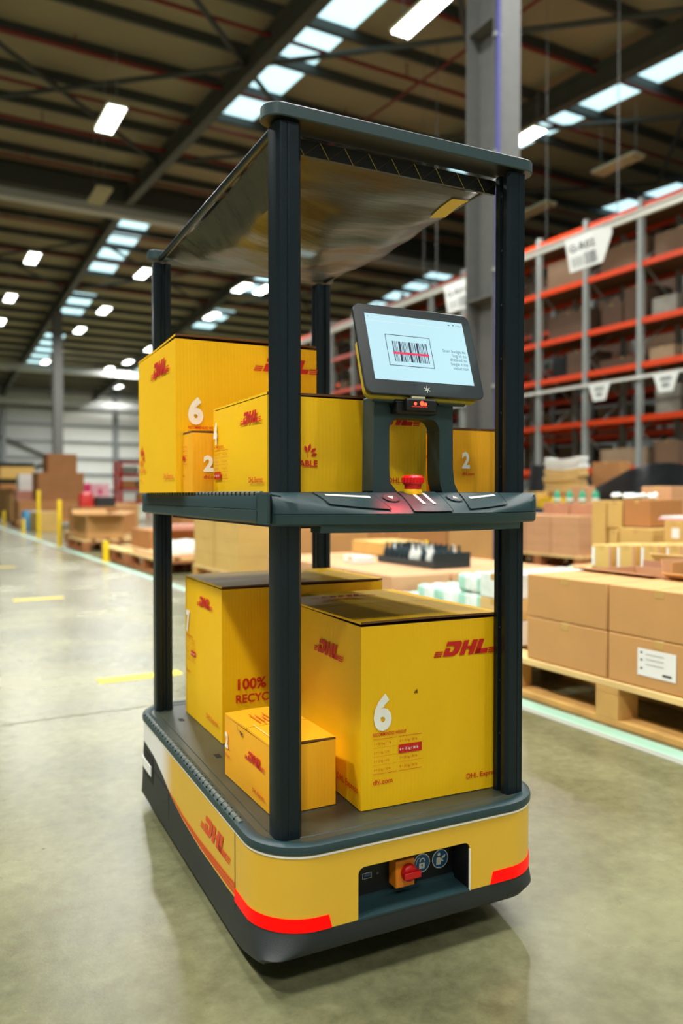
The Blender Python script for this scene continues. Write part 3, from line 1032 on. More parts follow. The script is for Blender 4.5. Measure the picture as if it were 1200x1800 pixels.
for xx in (.216, .236):
    b = MB()
    g = [surf(xx+.000, .2, .0028), surf(xx+.006, .2, .0028), surf(xx+.004, .72, .0028), surf(xx-.002, .72, .0028)]
    b.poly(g[::-1], 'white_glow'); rp(b, 'pause_bar', console)
for xx, dr in ((.166, -1), (.292, 1)):
    b = MB()
    c0 = Vector(surf(xx, .45, .002)); ux = Vector((1, 0, 0)); p2 = Vector(surf(xx, .6, .002)); uy = (c0-p2).normalized()
    T = frame(c0, ux, uy)
    b.ring(0, 0, .0135, .0148, 'groove', T); b.disc(0, 0, .0135, 'plastic', T)
    s_ = .0055
    b.poly([(-s_, -s_*.8*dr, .0006), (s_, -s_*.8*dr, .0006), (0, s_*dr, .0006)] if dr > 0 else [(-s_, s_*.8, .0006), (0, -s_, .0006), (s_, s_*.8, .0006)], 'white_glow', T)
    rp(b, 'arrow_button', console)
# emergency stop
b = MB()
T = Matrix.Translation((.224, -.030, .800))
b.lathe([(.0155, 0), (.0165, .004), (.0150, .0085), (.0125, .010)], 'estop_yellow', T)
es = rp(b, 'stop_button_base', console)
b = MB()
pr = [(.012, .009), (.0145, .010), (.0145, .017), (.0175, .019), (.0188, .022), (.0186, .029), (.0155, .0325), (.006, .0335)]
b.lathe(pr, 'estop_red', T)
for i in range(20):
    a = 2*PI*i/20
    b.tube((.224+.0182*math.cos(a), -.03+.0182*math.sin(a), .820), (.224+.0182*math.cos(a), -.03+.0182*math.sin(a), .829), .0018, 'estop_red', 5)
rp(b, 'stop_button', es)

# tablet stand: an arch
def arc(cx, cy, r, a0, a1, n=8):
    return [(cx+r*math.cos(a0+(a1-a0)*i/n), cy+r*math.sin(a0+(a1-a0)*i/n)) for i in range(n+1)]
outer = [(.156, .8035), (.158, .968), (.318, .968), (.319, .845), (.322, .820), (.331, .8035)]
inner = [(.297, .8035), (.2915, .82), (.290, .845)]+arc(.268, .911, .022, 0, PI/2)+arc(.210, .911, .022, PI/2, PI)+[(.188, .845), (.190, .82), (.205, .8035)]
U = outer[::-1]+inner[::-1]
b = MB()
TS = Matrix(((1, 0, 0, 0), (0, 0, 1, 0), (0, 1, 0, 0), (0, 0, 0, 1)))
b.prism(U, -.012, .028, 'plastic', TS)
stand = rp(b, 'tablet_stand', bevel=.003)
# scanner
b = MB()
b.box(.190, .272, -.034, .0, .938, .968, 'black').box(.203, .262, -.046, -.033, .942, .963, 'black')
scn = rp(b, 'scanner', stand, bevel=.003)
b = MB()
for (lx, lz, lr) in ((.219, .954, .0028), (.232, .955, .0040), (.239, .9535, .0030)): b.disc(lx, lz, lr, 'led', Matrix(((1, 0, 0, 0), (0, 0, 1, -.0466), (0, 1, 0, 0), (0, 0, 0, 1))))
b.box(.212, .242, -.0468, -.0462, .948, .950, 'red_plastic')
rp(b, 'scanner_window', scn)
b = MB().box(.214, .240, -.044, -.036, .9632, .9665, 'fixture')
rp(b, 'scanner_label', scn)
ld = bpy.data.lights.new('scanner_red_light', 'SPOT')
ld.energy = 3.6; ld.color = (1, .03, .05); ld.spot_size = math.radians(48); ld.spot_blend = .8; ld.shadow_soft_size = .006
lo = bpy.data.objects.new('scanner_red_light', ld)
COL.objects.link(lo); lo.parent = robot; lo.location = Vector((.222, -.062, .957))-CEN; lo.rotation_euler = (math.radians(-2), math.radians(9), 0)

# tablet
TB = frame((.127, -.044, .968), (1, 0, 0), (0, .053, .157))
TWd, THt = .238, .168
def rr2(x0, x1, y0, y1, r, n=6):
    P = []
    for (cx, cy, a) in ((x1-r, y0+r, -PI/2), (x1-r, y1-r, 0), (x0+r, y1-r, PI/2), (x0+r, y0+r, PI)):
        P += [(cx+r*math.cos(a+PI/2*i/n), cy+r*math.sin(a+PI/2*i/n)) for i in range(n+1)]
    return P
b = MB()
def lp_(x0, x1, y0, y1, r, z): return [(x, y, z) for x, y in rr2(x0, x1, y0, y1, r)]
b.loft([lp_(.004, TWd-.004, .004, THt-.004, .012, -.010), lp_(0, TWd, 0, THt, .014, -.006), lp_(0, TWd, 0, THt, .014, -.001), lp_(.0015, TWd-.0015, .0015, THt-.0015, .0125, 0)], 'gloss_black', TB, smooth=False)
tablet = rp(b, 'tablet')
b = MB()
SX0, SX1, SY0, SY1 = .020, .220, .026, .150
b.rect(SX0, SY0, SX1, SY1, 'screen', TB, z=.0006)
W_, H_ = SX1-SX0, SY1-SY0
def sc(u, v): return SX0+u*W_, SY0+(1-v)*H_
def srect(u0, v0, u1, v1, m_, z=.0009):
    x0, y1 = sc(u0, v0); x1, y0 = sc(u1, v1)
    b.rect(x0, y0, x1, y1, m_, TB, z=z)
lw = .0012
srect(.165, .30, .615, .31, 'ink'); srect(.165, .77, .615, .78, 'ink'); srect(.165, .30, .171, .78, 'ink'); srect(.609, .30, .615, .78, 'ink')
u = .225
for wd_ in (5, 0, 2, 0, 2, 2, 8, 2, 2, 2, 2, 2, 2, 5, 2, 2, 9, 2, 2, 2, 5, 2, 2, 2, 9, 2, 2, 2, 4, 2, 2, 2, 2, 5, 2, 2, 4):
    pass
bars = [(.225, .235), (.243, .248), (.254, .259), (.267, .272), (.285, .307), (.314, .319), (.327, .336), (.343, .348), (.355, .360), (.370, .375), (.385, .408), (.416, .421), (.428, .433), (.443, .452), (.462, .482), (.488, .494), (.503, .508), (.516, .521), (.528, .537), (.548, .553), (.562, .572)]
for a, c in bars: srect(a, .40, c, .71, 'ink')
srect(.22, .565, .58, .60, 'screen_pink', .0012)
for i, s_ in enumerate(('Scan badge to', 'log in to', 'dhlsked to', 'begin tote', 'induction')):
    x, y = sc(.975, .50+.067*i)
    b.text(s_, x, y, .0088, 'screen_grey', TB, .0, 'R', z=.0009)
x, y = sc(.985, .065); b.text('1:18pm', x, y, .0045, 'screen_grey', TB, 0, 'R', z=.0009)
srect(.84, .045, .86, .06, 'ink'); srect(.89, .04, .905, .06, 'screen_grey'); srect(.02, .035, .035, .04, 'screen_grey'); srect(.02, .05, .035, .055, 'screen_grey')
srect(.0, .105, 1, .108, 'sign_white')
scr = rp(b, 'screen', tablet)
b = MB()
for i in range(6):
    a = PI/6+i*PI/3
    c, s_ = math.cos(a), math.sin(a)
    x0, y0 = .119, .0125
    b.poly([(x0+c*.0015-s_*.0004, y0+s_*.0015+c*.0004, .0005), (x0+c*.0015+s_*.0004, y0+s_*.0015-c*.0004, .0005), (x0+c*.0062+s_*.0004, y0+s_*.0062-c*.0004, .0005), (x0+c*.0062-s_*.0004, y0+s_*.0062+c*.0004, .0005)], 'print_white', TB)
b.ring(.119, .0125, .0014, .0022, 'print_white', TB, z=.0005)
rp(b, 'tablet_emblem', tablet)
b = MB()
b.loft([lp_(.006, TWd-.014, -.002, .10, .012, -.020), lp_(.002, TWd-.010, -.003, .105, .012, -.017), lp_(.002, TWd-.010, -.003, .105, .012, -.0115), lp_(.003, TWd-.012, .0, .10, .010, -.0100)], 'case_yellow', TB)
rp(b, 'rear_case', tablet)
b = MB().box(.060, .135, -.008, .010, -.034, -.012, 'black', TB)
b.tube(TB @ Vector((.02, .0, -.020)), TB @ Vector((.075, .0, -.020)), .006, 'plastic').tube(TB @ Vector((.15, .0, -.020)), TB @ Vector((.205, .0, -.020)), .006, 'plastic')
b.box(.06, .17, .0, .07, -.05, -.026, 'plastic', TB)
rp(b, 'tablet_hinge', tablet)
# wheels under the base
for (x, y, r, wdt) in ((.03, .42, .055, .035), (.42, .42, .055, .035), (.05, .12, .030, .022), (.40, .12, .030, .022), (.05, .76, .030, .022), (.40, .76, .030, .022)):
    b = MB()
    T = Matrix.Translation((x, y, r)) @ Matrix.Rotation(PI/2, 4, 'Y')
    b.lathe([(r*.5, -wdt/2), (r*.92, -wdt/2), (r, -wdt/2+.004), (r, wdt/2-.004), (r*.92, wdt/2), (r*.5, wdt/2)], 'rubber', T)
    b.lathe([(r*.4, -wdt/2-.002), (r*.4, wdt/2+.002)], 'rack_grey', T)
    rp(b, 'wheel')

# ================================================================== branded cartons
def weight_table(b, T, x, y, w_, num, small=False):
    """recommended weight chart, top-left at x,y"""
    s = w_/.1
    b.text('RECOMMENDED WEIGHT', x, y+.001*s, .0082*s, 'print_red', T, .018, sx=.068*s/(max(p[0] for p in text_mesh('RECOMMENDED WEIGHT', .018)[0])*.0082*s))
    L = ['1 = 0.5 kg / 1 lb', '2 = 1 kg / 2 lb', '3 = 2 kg / 4 lb', '4 = 5 kg / 10 lb']
    R = ['5 = 10 kg / 20 lb', '6 = 15 kg / 30 lb', '7 = 20 kg / 40 lb', '8 = 25 kg / 50 lb']
    rh = .0155*s
    hl = {2: (0, 1), 4: (0, 3), 6: (1, 1), 7: (1, 2)}[num]
    for r_ in range(5):
        yy = y-.004*s-rh*r_
        t = .0008*s if r_ in (0, 4) else .0004*s
        b.rect(x, yy-t, x+.048*s, yy, 'print_red', T); b.rect(x+.052*s, yy-t, x+w_, yy, 'print_red', T)
        if r_ < 4:
            for c_, tt in ((0, L[r_]), (1, R[r_])):
                xx = x+.002*s+.052*s*c_
                if (c_, r_) == hl:
                    b.rect(x+.052*s*c_, yy-rh, x+.048*s+.052*s*c_, yy, 'print_red', T)
                    b.text(tt, xx, yy-rh*.68, .0066*s, 'print_white', T, .012, z=.0003, sx=.88)
                else:
                    b.text(tt, xx, yy-rh*.68, .0062*s, 'print_red', T, 0.0, sx=.88)
def leaf(b, T, x, y, s):
    for (ang, L, dx, dy) in ((1.9, 1.0, 0, 0), (1.35, 1.15, .25, .1), (.6, .95, .55, .05), (.2, .9, .6, -.35)):
        c, q = math.cos(ang), math.sin(ang)
        pts = []
        for i in range(9):
            t = i/8; w_ = .22*math.sin(PI*t)
            pts.append((t*L, w_))
        for i in range(7, 0, -1):
            t = i/8; pts.append((t*L, -.22*math.sin(PI*t)))
        b.poly([(x+(dx+px*c-py*q)*s, y+(dy+px*q+py*c)*s, 0) for px, py in pts], 'print_red', T)
    b.rect(x+.1*s, y-.7*s, x+.2*s, y+.2*s, 'print_red', T)

def dhl_box(label, x, y, z, W, D, H, yaw, colm, gfx, lift=(0.006, .0), split='y', name='branded_carton'):
    """carton with its near left bottom corner at robot-plan x,y"""
    org = RM @ Vector((x, y, z))
    root = empty(name, org, RY+math.radians(yaw))
    tag(root, label, 'carton')
    b = MB()
    t = .003
    # walls, base and the slightly bulged faces
    n = 6
    def bulge(u, v): return .0022*math.sin(PI*u)*math.sin(PI*v)
    def face(o, u, v, Lu, Lv):
        T = frame(o, u, v); g = []
        for j in range(n+1):
            for i in range(n+1): g.append((Lu*i/n, Lv*j/n, bulge(i/n, j/n)))
        b.add(g, [(j*(n+1)+i, j*(n+1)+i+1, (j+1)*(n+1)+i+1, (j+1)*(n+1)+i) for j in range(n) for i in range(n)], colm, T, smooth=True)
    HB = H-.006
    face((0, 0, 0), (1, 0, 0), (0, 0, 1), W, HB)
    face((W, 0, 0), (0, 1, 0), (0, 0, 1), D, HB)
    face((W, D, 0), (-1, 0, 0), (0, 0, 1), W, HB)
    face((0, D, 0), (0, -1, 0), (0, 0, 1), D, HB)
    b.poly([(0, 0, 0), (0, D, 0), (W, D, 0), (W, 0, 0)], colm)
    b.poly([(.001, .001, HB), (W-.001, .001, HB), (W-.001, D-.001, HB), (.001, D-.001, HB)], 'kraft_edge')
    F = {'front': frame((0, 0, 0), (1, 0, 0), (0, 0, 1), .0034), 'left': frame((0, D, 0), (0, -1, 0), (0, 0, 1), .0034)}
    gfx(b, F)
    body = b.build('carton_body', root)
    # two top flaps meeting in the middle
    tops = []
    for k_ in (0, 1):
        b = MB()
        g = 0.0008
        if split == 'y':
            a0, a1 = (0, D/2-g) if k_ == 0 else (D/2+g, D)
            z0 = HB+lift[0 if k_ == 0 else 1]; z1 = HB+.003
            za, zb = (z0, z1) if k_ == 0 else (z1, z0)
            nn = 8; lo_, hi = [], []
            for i in range(nn+1):
                u = i/nn; bow = .0016*math.sin(PI*u)
                for (yy, zz) in ((a0, za), (a1, zb)):
                    lo_.append((W*u, yy, zz-.0015+bow)); hi.append((W*u, yy, zz+.0025+bow))
            nv = len(lo_)
            fs = []
            for i in range(nn):
                fs.append((nv+2*i, nv+2*i+2, nv+2*i+3, nv+2*i+1))
            b.add(lo_+hi, fs, colm)
            es_ = []
            for i in range(nn):
                es_ += [(2*i, 2*i+2, nv+2*i+2, nv+2*i), (2*i+1, nv+2*i+1, nv+2*i+3, 2*i+3), (2*i, 2*i+1, 2*i+3, 2*i+2)]
            b.add(lo_+hi, es_, 'kraft_edge')
            b.add(lo_+hi, [(0, nv, nv+1, 1), (2*nn, 2*nn+1, nv+2*nn+1, nv+2*nn)], colm)
        else:
            a0, a1 = (0, W/2-g) if k_ == 0 else (W/2+g, W)
            z0 = HB+lift[k_]; z1 = HB+.003
            b.add([(a0, 0, z0-.0015), (a1, 0, z1-.0015), (a1, D, z1-.0015), (a0, D, z0-.0015), (a0, 0, z0+.0025), (a1, 0, z1+.0025), (a1, D, z1+.0025), (a0, D, z0+.0025)],
                  [(4, 5, 6, 7)], colm)
            b.add([(a0, 0, z0-.0015), (a1, 0, z1-.0015), (a1, D, z1-.0015), (a0, D, z0-.0015), (a0, 0, z0+.0025), (a1, 0, z1+.0025), (a1, D, z1+.0025), (a0, D, z0+.0025)],
                  [(0, 3, 2, 1), (0, 1, 5, 4), (1, 2, 6, 5), (2, 3, 7, 6), (3, 0, 4, 7)], 'kraft_edge')
        T = frame((0, 0, HB+.006), (1, 0, 0), (0, 1, 0))
        if 'top%d' % k_ in gfx.__dict__: gfx.__dict__['top%d' % k_](b, T)
        b.build('carton_flap', root)
    return root, body

ZD, ZS = .2412, .8045
# lower deck: number 6
def g_L6(b, F):
    T = F['front']
    dhl(b, .146, .260, .027, 'print_red', T)
    b.text('6', .024, .143, .082, 'print_white', T, .048, sx=.85)
    weight_table(b, T, .022, .129, .10, 6)
    b.text('dhl.com', .022, .044, .0125, 'print_red', T, .012)
    b.text('DHL Express', .218, .026, .0135, 'print_red', T, .01)
    b.poly([(.105, .200), (.112, .207), (.113, .199)], 'kraft_edge', T)
    T = F['left']
    dhl(b, .232, .250, .027, 'print_red', T)
    b.text('DHL Express', .345, .030, .0165, 'print_red', T, .01)
def top_text(b, T): 
    for i in range(4):
        for j in range(3):
            L = (.07, .055, .066)[j]
            b.poly([(.13+.03*i+.012*j*0, .06+.012*j*1.0, .004), (.1315+.03*i, .06+.012*j, .004), (.1315+.03*i, .06+L, .004), (.13+.03*i, .06+L, .004)], 'print_rust', T)
def L6top(b, T):
    T2 = T @ Matrix.Translation((.03, .30, .006)) @ Matrix.Rotation(0, 4, 'Z')
    dhl(b, 0, 0, .03, 'print_red', T2)
g_L6.top1 = L6top
def L6lines(b, T):
    for i in range(5):
        b.rect(.11+.025*i, .10, .1112+.025*i, .19-.012*(i % 2), 'print_rust', T, z=.0065)
g_L6.top0 = L6lines
dhl_box('large yellow carton numbered 6 at the front of the lower deck', .155, .030, ZD, .3, .440, .332, -1.6, 'yellow', g_L6, (.006, .001))
# lower deck: number 7
def g_L7(b, F):
    T = F['left']
    dhl(b, .115, .290, .024, 'print_red', T)
    b.text('7', .018, .215, .070, 'print_white', T, .048, sx=.8)
    weight_table(b, T, .018, .200, .085, 7)
    b.text('dhl.com', .018, .11, .011, 'print_red', T, .01)
    b.text('DHL Express', .19, .032, .0165, 'print_rust', T, .01)
    T = F['front']
    b.text('100%', .030, .118, .034, 'print_red', T, .03)
    b.text('RECYCLABLE', .030, .088, .026, 'print_red', T, .022)
    b.ring(.155, .13, .007, .022, 'print_red', T)
dhl_box('tall yellow carton numbered 7 at the back of the lower deck, marked 100% recyclable', .050, .500, ZD, .412, .300, .352, .5, 'yellow', g_L7, (.004, .004))
# lower deck: small number 2
def g_L2(b, F):
    T = F['left']
    dhl(b, .117, .068, .0185, 'print_red', T)
    b.text('2', .010, .060, .040, 'print_white', T, .048, sx=.85)
    b.text('dhl.com', .010, .042, .0085, 'print_red', T, .01)
    b.text('DHL Express', .155, .018, .0105, 'print_red', T, .01)
    b.poly([(.078, .119), (.080, .119), (.079, .096)], 'kraft_edge', T)
    b.poly([(.082, .112), (.112, .110), (.104, .107), (.099, .102), (.093, .1085)], 'kraft_edge', T)
def L2top(b, T):
    for i in range(6):
        b.rect(.030+.009*i+(.006 if i > 3 else 0), .125, .0325+.009*i+(.006 if i > 3 else 0), .19-.01*(i % 3), 'print_rust', T, z=.0042)
def L2top0(b, T):
    T2 = T @ Matrix.Translation((.058, .10, .0045)) @ Matrix.Rotation(-PI/2, 4, 'Z')
    dhl(b, 0, 0, .012, 'print_red', T2)
    b.rect(.012, .012, .0128, .12, 'print_white', T, z=.0045)
g_L2.top1 = L2top
g_L2.top0 = L2top0
o, body = dhl_box('small orange carton numbered 2 behind the near post on the lower deck', .006, .076, ZD, .124, .240, .124, 2.0, 'orange', g_L2, (.0015, .0015))
b = MB().box(-.0005, .0035, .0, .0012, .0, .118, 'kraft_edge').box(-.001, .0, .0045, .0055, 0.0, .118, 'kraft_edge')
b.build('corner_seam', o)
# upper shelf: number 6
def g_U6(b, F):
    T = F['left']
    dhl(b, .150, .262, .034, 'print_red', T)
    b.text('DHL Express', .27, .03, .0165, 'print_rust', T, .01)
    leaf(b, T, .045, .088, .022)
    b.text('100%', .02, .066, .018, 'print_rust', T, .02); b.text('RECYCLABLE', .02, .05, .012, 'print_rust', T, .02)
    b.text('dhl.com', .02, .028, .009, 'print_rust', T, .01)
    T = F['front']
    dhl(b, .172, .268, .030, 'print_red', T)
    b.text('6', .026, .148, .072, 'print_white', T, .048, sx=.9)
    weight_table(b, T, .026, .134, .10, 6)
dhl_box('largest yellow carton numbered 6 at the left rear of the upper shelf', -.064, .453, ZS, .325, .369, .330, .0, 'yellow', g_U6, (.007, .003))
# upper shelf: number 4
def g_U4(b, F):
    T = F['left']
    dhl(b, .175, .122, .0215, 'print_red', T)
    b.text('4', .012, .098, .056, 'print_white', T, .048, sx=.8)
    weight_table(b, T, .016, .086, .09, 4)
    b.text('dhl.com', .016, .026, .008, 'print_red', T, .01)
    b.text('DHL Express', .222, .017, .0135, 'print_red', T, .012)
    T = F['front']
    dhl(b, .185, .122, .0225, 'print_red', T)
    leaf(b, T, .072, .068, .013)
    b.text('RECYCLABLE', .092, .044, .0155, 'print_red', T, .03, 'R')
    b.text('100%', .060, .062, .0155, 'print_red', T, .03, 'R')
    b.text('DHL Express', .232, .017, .0135, 'print_red', T, .012)
dhl_box('long yellow carton numbered 4 behind the near post on the upper shelf', -.008, .060, ZS, .316, .307, .170, 0, 'yellow', g_U4, (.003, .003))
# upper shelf: small number 2 on the left
def g_U2(b, F):
    T = F['left']
    b.text('dhl.com', .008, .032, .006, 'print_red', T, .01)
    for i in range(5): b.rect(.008, .094-.009*i, .042, .0948-.009*i, 'print_red', T)
    b.rect(.008, .066, .026, .075, 'print_red', T)
    T = F['front']
    b.text('2', .022, .044, .042, 'print_white', T, .048)
    b.text('dhl.com', .022, .028, .010, 'print_red', T, .02)
dhl_box('small orange carton numbered 2 squeezed between two yellow cartons on the upper shelf', -.050, .373, ZS, .125, .074, .127, 0, 'orange', g_U2, (.0015, .0015), 'x')
# upper shelf: small number 2 on the right
def g_Ub(b, F):
    T = F['left']
    dhl(b, .060, .07, .018, 'print_red', T)
    T = F['front']
    b.text('2', .018, .048, .042, 'print_white', T, .04, sx=.85)
    b.text('dhl.com', .018, .033, .009, 'print_red', T, .02)
dhl_box('small orange carton numbered 2 by the right front post on the upper shelf', .388, .088, ZS, .105, .235, .127, 0, 'orange', g_Ub, (.002, .002), 'x')

# ================================================================== racking
RX = 12.2
ups = [7.55+1.35*i for i in range(17)]
rack = empty('pallet_rack', (RX, 18, 0))
tag(rack, 'long orange and grey pallet racking along the right side of the hall', 'rack')
LV = [1.30, 2.25, 3.25, 4.08, 5.15, 6.22]
for y in ups:
    b = MB()
    for xx in (-.05, 1.05):
        b.box(xx, xx+.10, y-18-.05, y-18+.05, 0, 6.38, 'rack_grey')
    zz = .4
    sgn = 1
    while zz < 5.2:
        b.tube((.05, y-18, zz), (1.09, y-18, zz+.8), .02, 'rack_grey', 6) if sgn > 0 else b.tube((1.09, y-18, zz), (.05, y-18, zz+.8), .02, 'rack_grey', 6)
        zz += .8; sgn = -sgn
    b.build('upright_frame', rack)
for i, z in enumerate(LV):
    for xx in (-.03, 1.08):
        b = MB().box(xx, xx+.05, ups[0]-18, ups[-1]-18, z-.06, z+.05, 'rack_orange')
        b.build('load_beam', rack)
    b = MB().box(.02, 1.1, ups[0]-18, ups[-1]-18, z+.03, z+.05, 'cb_dark')
    b.build('shelf_deck', rack)
# second rack row behind, darker
rack2 = empty('pallet_rack', (15.2, 18, 0))
tag(rack2, 'second row of orange pallet racking standing behind the front row', 'rack')
for y in ups:
    b = MB()
    for xx in (0, 1.05): b.box(xx, xx+.09, y-18-.045, y-18+.045, 0, 6.38, 'rack_grey')
    b.build('upright_frame', rack2)
for i, z in enumerate(LV):
    b = MB()
    for xx in (-.03, 1.1): b.box(xx, xx+.05, ups[0]-18, ups[-1]-18, z-.07, z+.06, 'rack_orange')
    b.box(.02, 1.1, ups[0]-18, ups[-1]-18, z+.03, z+.05, 'cb_dark')
    b.build('load_beam', rack2)

# ------------------------------------------------------------------ plain cartons
def carton_mesh(W, D, H, m_, style=0):
    b = MB()
    b.box(0, W, 0, D, 0, H, m_)
    # closing seam, tape and edge lines
    b.box(-.001, W+.001, D/2-.02, D/2+.02, H-.03, H+.0012, 'cb_tape')
    b.box(W/2-.02, W/2+.02, -.001, D+.001, H-.03, H+.001, 'cb_tape') if style == 2 else None
    b.box(-.0006, W+.0006, -.0006, D+.0006, H*.5-.001, H*.5+.001, 'cb_dark') if style == 1 else None
    return b
def carton(X, y0, y1, z0, z1, dx, m_, label, group=None, cat='carton', name='cardboard_carton', style=0, extra=None, yaw=0, parent=None):
    D = y1-y0; H = z1-z0
    b = carton_mesh(dx, D, H, m_, style)
    if extra: extra(b, dx, D, H)
    o = b.build(name, None, bevel=.004)
    o.location = (X, y0, z0); o.rotation_euler = (0, 0, yaw)
    return tag(o, label, cat, group)
def carton_px(X, pl, yt, pr, yb_, dx, m_, label, z0=None, **kw):
    """carton whose aisle-side face lies on plane X and spans photo columns pl..pr"""
    a = at_px(pl, (yt+yb_)/2, X); c = at_px(pr, (yt+yb_)/2, X)
    pm = (pl+pr)/2
    zt = at_px(pm, yt, X).z; zb = at_px(pm, yb_, X).z if z0 is None else z0
    return carton(X, c.y, a.y, zb, zt, dx, m_, label, **kw)

words = ['lowest', 'second', 'third', 'fourth', 'fifth', 'top']
rnd = random.Random(11)
for li, z in enumerate([0.0]+LV):
    lev = (['ground']+words)[li]
    for bi in range(len(ups)-1):
        y0 = ups[bi]
        if 12.4 < y0 < 17.5 or y0 > 27 or li == 6: continue
        H_max = (LV+[7.3])[li]-z-.25 if li < 6 else .8
        c_ = rnd.random()
        if c_ < .22: continue
        far = y0 >= 17
        n = 1 if c_ < .5 else 2
        for q in range(n):
            wd_ = (1.2/n)-.06
            yy = y0+.08+q*(1.2/n)
            h = H_max*rnd.uniform(.35, .9)
            mm_ = rnd.choice(['cb_h', 'cb_i', 'cb_j', 'wrap_grey', 'cb_i', 'cb_j', 'wrap_black'])  # rack loads use the darker and greyer tones
            o = carton(RX+rnd.uniform(.08, .3), yy, yy+wd_, z+(.055 if li else 0.002), z+(.055 if li else 0)+h, .75, mm_,
                       'drab wrapped load or carton stored on the %s level of the front racking' % lev, 'loads on the %s level of the front racking' % lev, style=rnd.choice([0, 1, 2]))
for li, z in enumerate([0.0]+LV):
    lev = (['ground']+words)[li]
    for bi in range(2, len(ups)-1):
        y0 = ups[bi]
        if rnd.random() < .25 or y0 > 21: continue
        h = .75*rnd.uniform(.5, 1)
        carton(15.35, y0+.1, y0+1.25, z+(.055 if li else 0.002), z+(.055 if li else 0)+h, .8, rnd.choice(['cb_i', 'cb_j']),
               'brown load on the %s level of the rear racking, behind the front row' % lev, 'loads on the %s level of the rear racking' % lev)

# ------------------------------------------------------------------ overhead rails and location signs
b = MB().box(8.77, 8.83, 6, 24, 4.58, 4.66, 'white_rail').box(8.75, 8.85, 6, 24, 4.655, 4.67, 'white_rail')
tag(b.build('overhead_rail'), 'long white overhead rail hung in front of the racking', 'rail')
for y in (9.2, 12.5, 17):
    b = MB().tube((8.8, y, 4.67), (8.8, y, roofz(y)-.2), .005, 'steel', 6).box(8.77, 8.83, y-.04, y+.04, 4.665, 4.70, 'rack_grey')
    tag(b.build('rail_hanger'), 'thin steel rod holding up the white overhead rail', 'hanger', 'rods holding the overhead rail')
def arrow_sign(yc, txt, lab):
    T = frame((8.60, yc+.02, 4.06), (0, -1, 0), (0, 0, 1))
    T = Matrix.Translation((8.72, yc, 4.1)) @ Matrix.Rotation(math.radians(25), 4, 'Z') @ Matrix.Translation((-8.72, -yc, -4.1)) @ T @ Matrix.Rotation(math.radians(10), 4, 'Z')
    b = MB()
    b.prism([(-.24, 0), (.12, 0), (.24, .0), (.44, .38), (.42, .46), (.2, .5), (-.24, .5)], -.008, 0, 'sign_white', T)
    b.rect(-.22, .02, .17, .48, 'label_white', T, z=.002)
    b.text(txt, -.20, .28, .15, 'sign_ink', T, .02, z=.004, sx=.95)
    x = .0
    r_ = random.Random(3)
    while x < .16:
        w_ = r_.uniform(.006, .016); b.rect(x, .04, x+w_, .22, 'sign_ink', T, z=.004); x += w_+r_.uniform(.006, .012)
    for i in range(6):
        b.rect(-.19+.03*i, .05, -.175+.03*i, .2, 'rack_grey', T, z=.004)
    o = b.build('location_sign')
    return tag(o, lab, 'sign')
arrow_sign(8.22, 'G-R02', 'white arrow shaped hanging sign reading G-R02 with a barcode, right of the robot')
arrow_sign(11.15, 'G-R01', 'white arrow shaped hanging sign above the tablet, left of the right post')
b = MB().box(12.06, 12.10, 8.5, 22, 2.98, 3.03, 'white_rail')
tag(b.build('label_rail'), 'thin white label rail along the racking front below the arrow signs', 'rail')
for yc, lab in ((11.1, 'left one of two white trapezoid signs hanging on the label rail'), (9.55, 'right one of two white trapezoid signs hanging on the label rail')):
    T = frame((12.04, yc, 2.66), (0, -1, 0), (0, 0, 1))
    b = MB().prism([(-.15, 0), (.15, 0), (.27, .32), (-.27, .32)], -.006, 0, 'sign_white', T)
    b.rect(-.12, .2, .12, .27, 'rack_grey', T, z=.003).rect(-.08, .08, .08, .16, 'rack_grey', T, z=.003)
    tag(b.build('rack_sign'), lab, 'sign')
for i, px in enumerate((955, 1035, 1127)):
    pass

# ================================================================== pallets and floor stock
def pallet(X, y0, y1, dx, label, mA='wood', mB='wood_light', z=0.0):
    """timber pallet, aisle side on plane X"""
    r = empty('timber_pallet', (X, y0, z))
    tag(r, label, 'pallet')
    L = y1-y0
    n = 5
    for i in range(n):           # deck boards running along the aisle
        w_ = dx/n*.72; x0 = (dx-w_)*i/(n-1)
        MB().box(x0, x0+w_, 0, L, .132, .156, mB).build('deck_board', r, bevel=.003)
    for j in range(3):
        yy = (L-.1)*j/2
        MB().box(0, dx, yy, yy+.1, .108, .132, mA).build('bearer', r, bevel=.002)
        for i in range(3):
            xx = (dx-.1)*i/2
            MB().box(xx, xx+.1, yy, yy+.1, .024, .108, mA).build('block', r, bevel=.002)
    for i in range(3):
        xx = (dx-.1)*i/2
        MB().box(xx, xx+.1, 0, L, .001, .024, mA).build('base_board', r, bevel=.002)
    return r
pallet(2.13, 1.34, 2.50, .84, 'light timber pallet closest on the right, under the large plain cartons')
def lbl(b, W, D, H):
    T = frame((0, D, 0), (0, -1, 0), (0, 0, 1), .002)
    b.rect(D*.30, H*.25, D*.66, H*.80, 'label_white', T)
    for i, t in enumerate((.70, .60, .50)): b.rect(D*.38, H*t-.002, D*.55, H*t, 'rack_grey', T, z=.001)
    b.rect(D*.54, H*.32, D*.62, H*.36, 'sign_ink', T, z=.001)
    for t in (.70, .55, .38): b.rect(D*.33, H*t, D*.35, H*t+.006, 'sign_ink', T, z=.001)
def glyph(b, W, D, H):
    T = frame((0, D, 0), (0, -1, 0), (0, 0, 1), .002)
    for i in range(3): b.ring(D*.88, H*(.22+.12*i), .008, .012, 'cb_ink', T)
ZP = .157
ys = [2.335, 1.927, 1.50]
